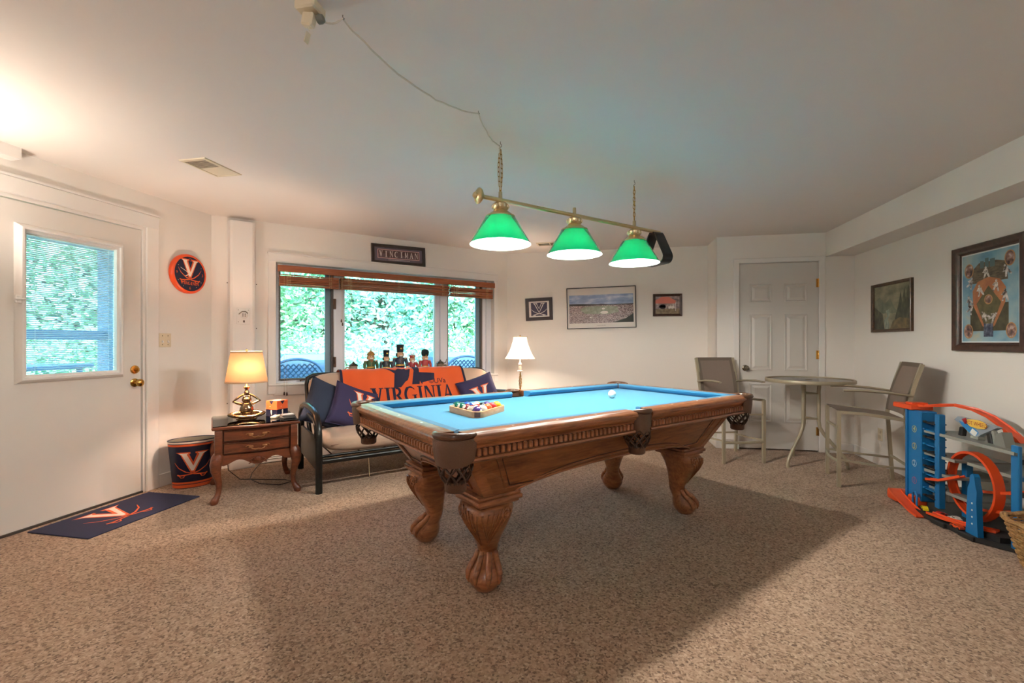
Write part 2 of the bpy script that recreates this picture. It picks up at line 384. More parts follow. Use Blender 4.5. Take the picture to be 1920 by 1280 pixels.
mb = MB(); z = .945
while z < 1.87:
    mb.poly([(-.042, -.28, z), (-.026, -.28, z+.006), (-.026, .28, z+.006), (-.042, .28, z)]); z += .0125
for y in (-.2, .235): mb.span((-.0345, y-.001, .94), (-.0335, y+.001, 1.87))
o = mb.build('mini_blind', mat('blind_slat', (225, 236, 240), .5), d, None); o['kind'] = 'stuff'
mb = MB(); mb.span((-.045, -.282, 1.84), (-.02, .282, 1.875)); mb.build('blind_headrail', whitep, d)
mb = MB(); mb.box((.022, -.32, 1.43), (.02, .03, .05), bev=.004).box((.03, -.315, 1.43), (.015, .05, .012), bev=.003); mb.build('blind_slider', whitep, d)
my = Ry(R(90))
mb = MB(); mb.lathe([(0, .0), (.032, 0), (.032, .008), (.026, .014), (.012, .016), (.012, .03), (0, .031)], 20, (x1, .405, .958), my); mb.box((x1+.036, .405, .958), (.02, .008, .026), bev=.002); mb.build('deadbolt', brass, d)
mb = MB(); mb.lathe([(0, 0), (.032, 0), (.032, .006), (.014, .012), (.012, .03), (.022, .038), (.029, .05), (.028, .06), (.018, .068), (0, .07)], 20, (x1, .405, .858), my); mb.build('knob', brass, d)
mb = MB(); mb.span((-.12, -.46, 0), (.0, .46, .014)); mb.build('threshold', mat('dark_threshold', (60, 54, 50), .5), d)

# ---------------------------------------------------------------- closet door
d = thing('door_2', 'closed white six panel closet door with round knob', 'door', ((K0+K1)/2, YC, 0), 0, kind='structure')
mb = MB(); mb.span((-.391, .006, .014), (.392, .04, 2.026), bev=.002); mb.build('door_slab', closetm, d)
for (xa, xb) in ((-.285, -.06), (.062, .285)):
    for (za, zb) in ((1.60, 1.80), (.86, 1.47), (.30, .72)):
        mb = MB(); fn = lambda x, y, t, cx=(xa+xb)/2, cz=(za+zb)/2: (cx+x, .006-t, cz+y)
        frame(mb, xb-xa, zb-za, [(0, -.002), (.003, .008), (.01, .0095), (.019, .001), (.026, .001), (.05, .0105)], fn, False, True); mb.build('panel', closetm, d, 20)
mb = MB(); w = .397
mb.span((-w, 0, 0), (-w+.004, .1, 2.034)).span((w-.004, 0, 0), (w, .1, 2.034)).span((-w, 0, 2.028), (w, .1, 2.034)); mb.build('jamb', closetm, d)
mb = MB(); mb.span((-.45, -.016, 0), (-.392, 0, 2.082), bev=.005).span((.392, -.016, 0), (.45, 0, 2.082), bev=.005).span((-.45, -.017, 2.03), (.45, -.0005, 2.082), bev=.005); mb.build('casing', trimm, d)
for z in (.22, 1.035, 1.80):
    mb = MB(); mb.lathe([(0, -.045), (.006, -.045), (.006, .045), (0, .045)], 10, (.392, -.004, z)); mb.span((.37, .003, z-.045), (.392, .0065, z+.045)); mb.build('hinge', brass, d)
mb = MB(); mb.lathe([(0, 0), (.033, 0), (.033, .006), (.015, .012), (.012, .03), (.024, .04), (.029, .052), (.024, .064), (0, .068)], 20, (-.328, .006, .888), Rx(R(90))); mb.build('knob', chrome, d)
mb = MB(); mb.span((-.4, .006, .86), (-.388, .03, .92)); mb.build('latch_plate', brass, d)

# ---------------------------------------------------------------- window
wdx = thing('window_1', 'wide three part casement window in the slanting wall', 'window', WM.translation, R(45), kind='structure')
sc = mat('screen_frame', (98, 88, 84), .5)
fw = mat('window_vinyl', (226, 226, 232), .4, var=.01)
mb = MB()
mb.span((O0, .06, OZ0), (.558, .13, OZ1)).span((.558, .06, OZ0), (2.99, .13, .79)).span((.558, .06, 1.925), (2.99, .13, OZ1)).span((2.885, .06, OZ0), (O1, .13, OZ1)).span((2.93, .03, OZ0), (2.95, .13, OZ1))
mb.build('window_frame', fw, wdx)
mb = MB(); mb.span((1.072, .035, .79), (1.165, .128, 1.925), bev=.004).span((1.165, .07, .79), (1.19, .125, 1.925)); mb.build('mullion', fw, wdx)
mb = MB(); mb.span((2.29, .035, .79), (2.385, .128, 1.925), bev=.004).span((2.235, .07, .79), (2.29, .125, 1.925)); mb.build('mullion', fw, wdx)
for a, b in ((.552, 1.072), (2.385, 2.885)):
    mb = MB(); mb.span((a, .06, .782), (a+.02, .1, 1.93)).span((b-.02, .06, .782), (b, .1, 1.93)).span((a+.02, .06, .782), (b-.02, .1, .805)).span((a+.02, .06, 1.91), (b-.02, .1, 1.93)); mb.build('screen_frame', sc, wdx)
    mb = MB(); mb.span((b-.075, .1, .79), (b-.02, .128, 1.925)); mb.build('sash_stile', mat('sash_blue', (120, 150, 165), .5), wdx)
for a, b in ((.56, 1.075), (1.16, 2.24), (2.38, 2.89)):
    mb = MB(); mb.span((a, .108, .785), (b, .112, 1.93)); mb.build('glass_pane', glass, wdx)
for z in (.96, 1.57):
    mb = MB(); mb.span((1.066, .02, z-.055), (1.092, .045, z+.055), bev=.004).span((1.072, .005, z-.02), (1.086, .03, z+.05), bev=.004); mb.build('casement_latch', mat('bronze_latch', (96, 70, 54), .4, .6), wdx)
mb = MB(); mb.tube([(.75, .03, .78), (.75, .0, .79), (.83, -.015, .795), (.84, -.015, .795)], .009); mb.build('crank_handle', mat('bronze_latch', (96, 70, 54), .4, .6), wdx)
mb = MB(); mb.span((O0-.07, -.018, .66), (O0, -.0005, 2.034), bev=.003).span((O1, -.018, .66), (O1+.056, -.0005, 2.034), bev=.003).span((O0-.07, -.02, OZ1), (O1+.056, -.0005, 2.034), bev=.003).span((O0-.075, -.03, 2.03), (O1+.06, -.0005, 2.045), bev=.003)
mb.build('casing', trimm, wdx)
mb = MB(); mb.span((O0-.07, -.032, .742), (O1+.056, .06, .766), bev=.006); mb.build('sill', trimm, wdx)
mb = MB(); mb.span((O0-.02, -.016, .645), (O1+.02, -.0005, .742), bev=.003); mb.build('apron', trimm, wdx)

# ---------------------------------------------------------------- wooden blinds, raised
bw = wood('blind_wood', (120, 62, 34), (176, 104, 64), .45, (1.5, 20, 20), .1)
cordm = mat('blind_cord', (196, 168, 128), .8)
tassel = mat('tassel_wood', (72, 48, 34), .4)
def blind(a, b, label, valance=None, cords=()):
    t = thing('wooden_blind', label, 'blind', WM.translation, R(45), 'raised wooden blinds over the wide window')
    if valance:
        mb = MB(); mb.span((valance[0], -.058, 1.857), (valance[1], -.044, 1.921), bev=.003)
        for x in (valance[0], valance[1]-.012): mb.span((x, -.046, 1.857), (x+.012, -.034, 1.921), bev=.002)
        mb.build('valance', bw, t)
    mb = MB(); mb.span((a+.01, -.044, 1.872), (b-.01, .0, 1.91)); mb.build('headrail', bw, t)
    for k in range(7):
        mb = MB(); dz = random.uniform(-.003, .003)
        mb.box(((a+b)/2, -.022+random.uniform(-.003, .003), 1.745+.0145*k), (b-a-.012, .048, .0115), Ry(dz/1.0) @ Rx(R(random.uniform(-9, 9))), bev=.001); mb.build('slat', bw, t)
    mb = MB(); mb.box(((a+b)/2, -.022, 1.728), (b-a-.008, .05, .014), bev=.002); mb.build('bottom_rail', bw, t)
    n = 2 if b-a < .8 else 3
    for k in range(n):
        x = a+.09+(b-a-.18)*k/(n-1)
        mb = MB(); mb.span((x-.012, -.0475, 1.72), (x-.009, -.046, 1.875)).span((x+.009, -.0475, 1.72), (x+.012, -.046, 1.875))
        for j in range(6): mb.span((x-.012, -.048, 1.74+j*.017), (x+.012, -.0465, 1.743+j*.017))
        mb.build('ladder_cord', cordm, t)
    for x, z, has in cords:
        mb = MB(); mb.tube([(x, -.05, 1.87), (x, -.05, z+.02)], .0012, 5); mb.build('pull_cord', cordm, t)
        if has:
            mb = MB(); mb.lathe([(.002, .025), (.006, .018), (.008, 0), (.006, -.01), (0, -.012)], 10, (x, -.05, z)); mb.build('tassel', tassel, t)
    return t
blind(.545, 1.112, 'raised wooden blind over the left casement, by the white boxed column', None, ((.592, .66, True), (.615, .655, True), (1.128, 1.385, True), (1.14, 1.35, True)))
blind(1.118, 2.378, 'long raised wooden blind with full width valance over the middle pane', (.535, 3.004), ((1.235, 1.405, True), (1.225, 1.345, True)))
blind(2.384, 2.985, 'raised wooden blind over the right casement, nearest the far corner', None, ((2.428, 1.375, True), (2.436, 1.345, True)))

# ---------------------------------------------------------------- boxed column with outlet plate
t = thing('boxed_column', 'white boxed cable column beside the window, with an outlet plate', 'column', WM.translation, R(45))
mb = MB(); mb.prism([(.128, -.001, 0), (.128, -.03, 0), (.142, -.095, 0), (.162, -.108, 0), (.318, -.108, 0), (.338, -.095, 0), (.345, -.03, 0), (.345, -.001, 0)], (0, 0, 2.285)); mb.build('cover', trimm, t, 20)
mb = MB(); mb.span((.118, -.008, 0), (.128, -.001, 2.30)).span((.345, -.008, 0), (.365, -.001, 2.30)); mb.build('flange', trimm, t)
mb = MB(); mb.span((.19, -.113, 1.335), (.30, -.109, 1.485), bev=.002); mb.build('outlet_plate', whitep, t)
mb = MB(); mb.lathe([(0, .012), (.02, .01), (.03, .004), (.032, 0)], 18, (.25, -.113, 1.42), Rx(R(90))); mb.build('outlet_face', whitep, t)
mb = MB()
for dx, dz in ((-.009, .007), (.009, .007), (-.009, -.01), (.009, -.01)): mb.box((.25+dx, -.125, 1.42+dz), (.008, .003, .01))
mb.box((.25, -.114, 1.36), (.014, .003, .02))
for dx, dz in ((-.04, .055), (.04, .055), (-.04, -.055)): mb.box((.245+dx, -.1135, 1.41+dz), (.006, .002, .006))
mb.build('outlet_slot', mat('slot_brown', (88, 70, 58), .6), t)
mb = MB(); mb.tube([(.24-.032, -.118, 1.425), (.235, -.123, 1.452), (.262, -.123, 1.453), (.28, -.118, 1.435)], .004, 6); mb.build('plug_ring', chrome, t)
for x, z in ((.122, 1.72), (.358, 1.72), (.358, 1.3), (.122, .6)): mb = MB(); mb.sphere((x, -.009, z), .005, 8); mb.build('screw', mat('slot_brown', (88, 70, 58), .6), t)

# ---------------------------------------------------------------- ceiling registers
def register(loc, w, h, label, n, half):
    t = thing('ceiling_vent', label, 'vent', loc, 0, 'ceiling air vents')
    mb = MB(); frame(mb, w, h, [(0, 0), (.003, .006), (.022, .008), (.024, .001)], lambda x, y, k: (x, y, -k), True); mb.build('vent_frame', ivory, t)
    mb = MB(); mb.span((-w/2+.02, -h/2+.02, -.001), (w/2-.02, h/2-.02, 0)); mb.build('vent_throat', mat('vent_dark', (120, 100, 88), .8), t)
    y0 = -h/2+.026; sp = (h*(half)-.05)/n
    for k in range(n):
        mb = MB(); mb.box((0, y0+sp*(k+.5), -.004), (w-.05, sp*.55, .0015), Rx(R(28))); mb.build('louvre', ivory, t)
    if half < 1:
        mb = MB(); mb.span((-w/2+.022, -h/2+h*half-.02, -.005), (w/2-.022, h/2-.022, -.002), bev=.001); mb.build('shut_cover', ivory, t)
    return t
register((-2.55, 2.55, CH), .2, .3, 'cream ceiling vent near the outside door, half covered', 9, .55)
t = register((-.60, 5.30, CH), .32, .17, 'cream ceiling vent near the far wall behind the green lamps', 6, 1)
mb = MB(); mb.span((-.006, -.075, -.009), (.006, .075, -.002)); mb.build('vent_bar', ivory, t)

# ---------------------------------------------------------------- wall plates
t = thing('light_switch', 'ivory double light switch plate beside the outside door', 'switch', (XL, 3.05, 1.184))
mb = MB(); mb.box((.003, 0, 0), (.006, .105, .112), bev=.002); mb.build('plate', ivory, t)
for y in (-.024, .024):
    mb = MB(); mb.box((.01, y, -.012), (.014, .01, .02), Ry(R(-25)), bev=.002); mb.build('toggle', whitep, t)
for y in (-.024, .024):
    for z in (-.036, .036): mb = MB(); mb.sphere((.0065, y, z), .004, 6); mb.build('screw', chrome, t)
t = thing('wall_outlet', 'ivory outlet low on the right wall behind the bar stool', 'outlet', (XR, 4.885, .292))
mb = MB(); mb.box((-.003, 0, 0), (.006, .07, .115), bev=.002); mb.build('plate', ivory, t)
for z in (-.025, .025):
    mb = MB(); mb.box((-.007, 0, z), (.004, .034, .03), bev=.003); mb.build('socket', mat('ivory_dark', (196, 180, 152), .5), t)
t = thing('wall_register', 'white heating grille low on the wall under the end table', 'vent', WM.translation, R(45))
mb = MB(); mb.span((.36, -.03, .01), (.62, -.0145, .14), bev=.003); mb.build('plate', whitep, t)
for k in range(4):
    mb = MB(); mb.box((.49, -.034, .045+.02*k), (.2, .008, .004), Rx(R(30))); mb.build('louvre', whitep, t)
# ================================================================ pool table
PT = (-.222, 2.905, 0); PA = R(47.27)
TL, TW, TZ = 2.36, 1.22, .806
pt = thing('pool_table', 'carved oak pool table with blue cloth and claw feet', 'pool table', PT, PA)
hl, hw = TL/2, TW/2
BZ = .766
# bed cloth with notches for the pockets
def bed_outline(e=.075, c=.07):
    a, b = hl-e, hw-e; p = []
    for sx, sy in ((1, -1), (1, 1), (-1, 1), (-1, -1)):
        k = [(sx*a, sy*(b-c)), (sx*(a-c), sy*b)]
        if sx*sy > 0: p += k
        else: p += k[::-1]
        if sx > 0 and sy > 0: p += [(.055, b), (.045, b-.02), (-.045, b-.02), (-.055, b)]
        if sx < 0 and sy < 0: p += [(-.055, -b), (-.045, -b+.02), (.045, -b+.02), (.055, -b)]
    return p
mb = MB(); mb.prism([(x, y, BZ-.03) for x, y in bed_outline()], (0, 0, .03)); mb.build('cloth_bed', felt, pt, None)
RW = .078; CWd = .052     # wooden rail width, cushion width
def along(side, a, b, prof, mb, bev0=0, bev1=0):
    """extrude a (inward distance, z) profile along one side from a to b; bev: pull-in per inward distance"""
    def pos(t, o, z):
        if side == 'n': return (t, -hw+o, z)
        if side == 'f': return (-t, hw-o, z)
        if side == 'e': return (-hl+o, -t, z)
        return (hl-o, t, z)
    r0 = [mb.v(pos(a+bev0*max(0, o-RW), o, z)) for o, z in prof]; r1 = [mb.v(pos(b-bev1*max(0, o-RW), o, z)) for o, z in prof]
    n = len(prof); mb.f(r0[::-1]); mb.f(r1)
    for i in range(n): mb.f([r0[i], r0[(i+1) % n], r1[(i+1) % n], r1[i]])
railp = [(0, .772), (-.004, .778), (-.004, .786), (.004, .797), (.014, .801), (.016, .799), (.018, .801), (.03, .806), (RW, .806), (RW, .77)]
aprp = [(.004, .772), (.006, .762), (.016, .756), (.02, .748), (.022, .742), (.022, .706), (.012, .702), (.010, .694), (.02, .684), (.036, .68), (.07, .68), (.07, .772)]
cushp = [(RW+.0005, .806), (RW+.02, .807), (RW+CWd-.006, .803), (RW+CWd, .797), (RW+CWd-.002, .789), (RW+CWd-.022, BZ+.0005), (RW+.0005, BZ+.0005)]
dent = MB(); dent.box((0, 0, 0), (.0175, .016, .031), bev=.0035); dent_me = dent.mesh('dentil', wd)
sight = mat('pearl_sight', (230, 222, 205), .3)
sg = MB(); sg.lathe([(.0065, 0), (.006, .0012), (0, .0013)], 12); sight_me = sg.mesh('sight', sight)
cp = .092                                   # corner pocket clear
segs = {'n': [(-hl+cp, -.062), (.062, hl-cp)], 'f': [(-hl+cp, -.062), (.062, hl-cp)], 'e': [(-hw+cp, hw-cp)], 'r': [(-hw+cp, hw-cp)]}
for sd, ss in segs.items():
    for i, (a, b) in enumerate(ss):
        mb = MB(); along(sd, a, b, railp, mb); mb.build('rail', wd, pt, 50)
        mb = MB(); along(sd, a+.004, b-.004, aprp, mb); mb.build('apron', wd, pt, 50)
        mb = MB(); along(sd, a-.004, b+.004, cushp, mb, .9 if not (len(ss) == 2 and i == 1) else .45, .9 if not (len(ss) == 2 and i == 0) else .45); mb.build('cushion', felt_shaded, pt, 50)
        mb = MB(); along(sd, a+.006, b-.006, [(.0212, .7405), (.0212, .7075), (.0235, .7075), (.0235, .7405)], mb); mb.build('dentil_gap_shade', mat('groove_shade', (70, 36, 18), .4), pt, 50)  # dark strip painting in the shade between the dentils
        n = int((b-a-.03)/.0285)
        for k in range(n):
            t = a+.015+(b-a-.03)*(k+.5)/n; o = .0165
            loc, rz = {'n': ((t, -hw+o, .724), 0), 'f': ((t, hw-o, .724), 0), 'e': ((-hl+o, t, .724), PI/2), 'r': ((hl-o, t, .724), PI/2)}[sd]
            inst('dentil', dent_me, pt, loc, (0, 0, rz))
        for k in range(3):
            t = a+(b-a)*(k+1)/4; o = .055
            loc = {'n': (t, -hw+o, .8055), 'f': (t, hw-o, .8055), 'e': (-hl+o, t, .8055), 'r': (hl-o, t, .8055)}[sd]
            inst('rail_sight', sight_me, pt, loc)
# cabinet: four slanting panels with scalloped lower edges
ZT, ZB = .682, .458
TX, TY, BX, BY = 1.04, .51, .885, .41
def cab(side, t, z, out=0):
    k = (z-ZB)/(ZT-ZB); hx, hy = BX+(TX-BX)*k+out, BY+(TY-BY)*k+out
    if side == 'n': return (t*hx, -hy, z)
    if side == 'f': return (-t*hx, hy, z)
    if side == 'e': return (-hx, -t*hy, z)
    return (hx, t*hy, z)
def scallop(side):
    if side in 'nf': pts = [(-1, 0), (-.80, 0), (-.78, .01), (-.74, .02), (-.66, .034), (-.5, .052), (-.25, .066), (0, .07)]
    else: pts = [(-1, 0), (-.54, 0), (-.52, .012), (-.46, .036), (-.36, .055), (-.2, .068), (0, .072)]
    return pts + [(-a, b) for a, b in pts[-2::-1]]
for sd in 'nfer':
    low = [(t, ZB+dz) for t, dz in scallop(sd)]
    ring = low+[(1, ZT), (-1, ZT)]
    mb = MB(); a = [mb.v(cab(sd, t, z)) for t, z in ring]; b = [mb.v(cab(sd, t*.98, z, -.03)) for t, z in ring]
    mb.f(a); mb.f(b[::-1])
    for i in range(len(a)): mb.f([a[i], a[(i+1) % len(a)], b[(i+1) % len(a)], b[i]])
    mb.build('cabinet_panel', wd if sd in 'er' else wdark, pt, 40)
    # raised moulding following the panel outline
    ks = .86 if sd in 'nf' else .8
    lo = [(t*ks, z+.032) for t, z in low]; lo[0] = (-ks, ZB+.036); lo[-1] = (ks, ZB+.036)
    path = [cab(sd, t, z, .001) for t, z in lo+[(ks, ZT-.012), (-ks, ZT-.012)]]
    mb = MB(); mb.tube(path, .006, 6, closed=True); mb.build('panel_moulding', wdark, pt, 60)
    path = [cab(sd, t*.965, z+.008 if z < .6 else z-.006, .001) for t, z in lo+[(ks, ZT-.012), (-ks, ZT-.012)]]
    mb = MB(); mb.tube(path, .0035, 5, closed=True); mb.build('panel_moulding', mat('groove_shade', (70, 36, 18), .4), pt, 60)  # thin dark line, shade of a groove painted inside the moulding
    mb = MB(); path = [cab(sd, t, z+.004, .002) for t, z in low[1:-1]]; mb.tube(path, .006, 6); mb.build('edge_bead', wd, pt, 60)
# corner posts
for sx in (-1, 1):
    for sy in (-1, 1):
        mb = MB()
        for dz in (0,):
            top = Vector((sx*(TX+.004), sy*(TY+.004), ZT)); bot = Vector((sx*(BX+.004), sy*(BY+.004), ZB))
            w = .055
            rings = []
            for p in (bot, top): rings.append([p, p+Vector((-sx*w, 0, 0)), p+Vector((-sx*w, -sy*w, 0)), p+Vector((0, -sy*w, 0))])
            mb.loft(rings)
        mb.build('corner_post', wd, pt, 30)
        # stepped plinth
        px_, py_ = sx*.785-.015, sy*.297
        mb = MB(); mb.span((px_-.118, py_-.118, .447), (px_+.118, py_+.118, .464), bev=.006, seg=2).span((px_-.126, py_-.126, .424), (px_+.126, py_+.126, .447), bev=.008, seg=2).span((px_-.112, py_-.112, .41), (px_+.112, py_+.112, .424), bev=.003); mb.build('plinth', wd, pt, 40)
        # cabriole leg
        dg = Vector((sx, sy, 0)).normalized(); base_ang = math.atan2(sy, sx)
        prof = [(.412, .0, .110, .3), (.385, .018, .115, .3), (.35, .028, .109, .35), (.31, .025, .096, .4), (.27, .014, .08, .5), (.23, .0, .064, .6), (.19, -.012, .051, .7), (.16, -.014, .046, .8), (.135, -.002, .05, .9), (.11, .02, .062, 1), (.08, .036, .078, 1), (.05, .04, .08, 1), (.025, .04, .068, 1), (.008, .04, .052, 1), (0, .04, .046, 1)]
        def legpt(a, z, lift=0):
            for (z1, o1, r1, e1), (z0, o0, r0, e0) in zip(prof, prof[1:]):
                if z <= z1 and z >= z0: k = (z-z0)/(z1-z0); o, r, e = o0+(o1-o0)*k, r0+(r1-r0)*k, e0+(e1-e0)*k; break
            ca, sa = math.cos(a), math.sin(a); pw = .35+.65*e
            f = (abs(ca)**(2/pw)+abs(sa)**(2/pw)) if False else 1
            n = 2/(.42+.58*e); rr = r/((abs(ca)**n+abs(sa)**n)**(1/n)) + lift
            c = Vector((px_, py_, z))+dg*o
            return c+Vector((ca*rr, sa*rr, 0))
        mb = MB(); K = 32; mb.loft([[legpt(2*PI*k/K, p[0]) for k in range(K)] for p in prof]); leg = mb.build('leg', wd, pt, 60)
        # carved leaf ribs and scroll on the two outer faces, claw toes on the ball
        mb = MB()
        for side in (-1, 1):
            fa = base_ang+side*R(45)
            for j in range(6):
                a_top = fa+side*R(26-13*j); pts = []
                for i in range(9):
                    u = i/8; z = .40-.005*abs(j-1)-u*(.19-.014*j); a = a_top+(base_ang+side*R(12)-a_top)*u**1.5*.95
                    pts.append(legpt(a, max(z, .19), .002))
                mb.tube(pts, [.0055*(1-.6*i/8) for i in range(9)], 5)
            sp = [legpt(fa+side*R(18)+.24*(1-i/22)*math.cos(i*.62), .372+.03*(1-i/22)*math.sin(i*.62), .004) for i in range(20)]
            mb.tube(sp, .005, 5)
        mb.build('leaf_carving', wdark, leg, 60)
        mb = MB()
        for k in range(4):
            a = base_ang+R(-66+44*k) if k < 4 else base_ang+PI
            pts = [legpt(a, z, l) for z, l in ((.165, .0), (.135, .006), (.11, .01), (.085, .008), (.06, .004), (.04, .002))]
            mb.tube(pts, [.012, .015, .017, .015, .011, .005], 7)
        mb.build('claw', wd, leg, 60)
# pockets
netm = mat('pocket_net', (62, 42, 28), .5)
holem = mat('pocket_hole', (16, 12, 10), .9)
def pocket(cx, cy, ang, half, rad, drop, netoff):
    p = thing_part = bpy.data.objects.new('pocket', None); C.objects.link(p); p.parent = pt; p.location = (cx, cy, 0); p.rotation_euler = (0, 0, ang); p.empty_display_size = .02
    a0, a1 = -R(half), R(half)
    mb = MB()
    def sh(u, v):     # leather shield, outside and inside skin
        a = a0+(a1-a0)*u; k = v
        prof_ = [(rad, TZ-.012), (rad+.004, TZ-.03), (rad+.002, TZ-.07), (rad-.006, TZ-drop), (rad-.014, TZ-drop), (rad-.012, TZ-.04), (rad-.014, TZ-.012)]
        i = min(int(k*6+1e-6), 6); r, z = prof_[i]
        if i in (3, 4): z -= .02*math.cos(a*PI/2/a1)
        return (r*math.cos(a), r*math.sin(a), z)
    mb.surf(sh, 20, 6); mb.build('leather_shield', leather, p, 50)
    mb = MB(); N = 20; mb.tube([((rad-.006)*math.cos(a0+(a1-a0)*i/N), (rad-.006)*math.sin(a0+(a1-a0)*i/N), TZ-.006) for i in range(N+1)], [.008+.009*math.sin(PI*min(1, max(0, .08+.84*i/N))) for i in range(N+1)], 8); mb.build('leather_rim', mat('rim_leather', (88, 56, 36), .32, coat=.3), p, 60)
    mb = MB(); mb.lathe([(rad-.02, BZ-.004), (rad-.022, .69), (0, .685)], 20); mb.build('pocket_liner', holem, p, 60)
    zt, zb = TZ-drop+.005, TZ-drop-.095; r0, r1 = .066, .042
    mb = MB(); n = 9
    for k in range(n):
        for sgn in (-1, 1):
            pts = []
            for i in range(7):
                u = i/6; a = 2*PI*k/n+sgn*u*1.25; r = r0+(r1-r0)*u**2+.008*math.sin(PI*u)
                pts.append((netoff+r*math.cos(a), r*math.sin(a), zt+(zb-zt)*u))
            mb.tube(pts, .0042, 5)
    mb.build('pocket_net', netm, p, 60)
    mb = MB(); mb.lathe([(r1+.003, zb+.006), (r1+.002, zb-.03), (r1-.004, zb-.036), (0, zb-.036)], 18, (netoff, 0, 0)); mb.lathe([(r1-.003, zb+.006), (r1+.003, zb+.006)], 18, (netoff, 0, 0)); mb.build('net_cup', leather, p, 50)
for sx in (-1, 1):
    for sy in (-1, 1): pocket(sx*(hl-.078), sy*(hw-.078), math.atan2(sy, sx), 84, .088, .108, -.002)
pocket(0, -hw+.052, -PI/2, 68, .07, .11, -.004); pocket(0, hw-.052, PI/2, 68, .07, .11, -.004)

def tpt(u, v, z): return Matrix.Translation(PT) @ Matrix.Rotation(PA, 4, 'Z') @ Vector((u, v, z))
# rack and balls
rk = thing('ball_rack', 'pale wooden triangle rack around the racked balls', 'rack', tpt(-.644, .048, BZ), PA)
BR = .0285
tri_r = BR*2*4/math.sqrt(3)+BR*1.0        # centroid to corner ball centre + clearance
def rtri(r, rc, n=6):
    out = []
    for k in range(3):
        a = R(-121+120*k); cx, cy = r*math.cos(a), r*math.sin(a)
        for i in range(n+1): b = a-R(60)+R(120)*i/n; out.append((cx+rc*math.cos(b), cy+rc*math.sin(b)))
    return out
mb = MB(); ro, ri = rtri(BR*8/math.sqrt(3), BR+.017), rtri(BR*8/math.sqrt(3), BR+.003)
for z in (0,):
    rings = [[(x, y, .0005) for x, y in ro], [(x, y, .032) for x, y in ro], [(x*.99, y*.99, .034) for x, y in ro], [(x, y, .034) for x, y in ri], [(x, y, .0005) for x, y in ri]]
    rs = [[mb.v(p) for p in r] for r in rings]; rs.append(rs[0]); n = len(ro)
    for a, b in zip(rs, rs[1:]):
        for k in range(n): mb.f([a[k], a[(k+1) % n], b[(k+1) % n], b[k]])
mb.build('rack_frame', wood('rack_maple', (196, 140, 96), (226, 176, 128), .4, (6, 6, 30), .2), rk, 40)
mb = MB()
a = R(-121); cx, cy = BR*8/math.sqrt(3)*math.cos(a), BR*8/math.sqrt(3)*math.sin(a); cp_ = []
for i in range(7): b = a-R(20)+R(40)*i/6; cp_.append((cx+(BR+.0178)*math.cos(b), cy+(BR+.0178)*math.sin(b)))
for p0, p1 in zip(cp_, cp_[1:]): mb.poly([(p0[0], p0[1], .004), (p1[0], p1[1], .004), (p1[0], p1[1], .031), (p0[0], p0[1], .031)])
mb.build('corner_patch', mat('rack_patch_brown', (110, 68, 54), .5), rk, 60, label='dark brown rounded corner')  # darker brown patch on one rounded corner of the rack
bcol = {1: (238, 190, 40), 2: (36, 80, 170), 3: (205, 50, 44), 4: (70, 44, 120), 5: (236, 112, 56), 6: (24, 110, 90), 7: (120, 34, 40), 8: (18, 22, 26)}
bname = {1: 'yellow', 2: 'blue', 3: 'red', 4: 'purple', 5: 'orange', 6: 'green', 7: 'maroon', 8: 'black'}
def ballmat(n):
    m = bpy.data.materials.new('ball_%s%s' % (bname[n if n < 9 else n-8], '_stripe' if n > 8 else '')); m.use_nodes = True; nt = m.node_tree; N = nt.nodes; L = nt.links; b = N['Principled BSDF']
    tc = N.new('ShaderNodeTexCoord'); sp = N.new('ShaderNodeSeparateXYZ'); L.new(tc.outputs['Object'], sp.inputs[0])
    c = sr(*bcol[n if n < 9 else n-8]); w = sr(238, 228, 208)
    def cmp(sock, val, op):
        k = N.new('ShaderNodeMath'); k.operation = op; L.new(sock, k.inputs[0]); k.inputs[1].default_value = val; return k.outputs[0]
    ab = N.new('ShaderNodeMath'); ab.operation = 'ABSOLUTE'; L.new(sp.outputs[2], ab.inputs[0])
    band = cmp(ab.outputs[0], BR*.56, 'LESS_THAN') if n > 8 else None
    ax = N.new('ShaderNodeMath'); ax.operation = 'ABSOLUTE'; L.new(sp.outputs[0], ax.inputs[0]); dot = cmp(ax.outputs[0], BR*.9, 'GREATER_THAN')
    m1 = N.new('ShaderNodeMix'); m1.data_type = 'RGBA'; m1.inputs[6].default_value = w if n > 8 else c; m1.inputs[7].default_value = c
    if band: L.new(band, m1.inputs[0])
    else: m1.inputs[0].default_value = 1
    m2 = N.new('ShaderNodeMix'); m2.data_type = 'RGBA'; m2.inputs[7].default_value = w; L.new(m1.outputs[2], m2.inputs[6]); L.new(dot, m2.inputs[0]); L.new(m2.outputs[2], b.inputs['Base Color'])
    b.inputs['Roughness'].default_value = .12; b.inputs['Coat Weight'].default_value = .5; return m
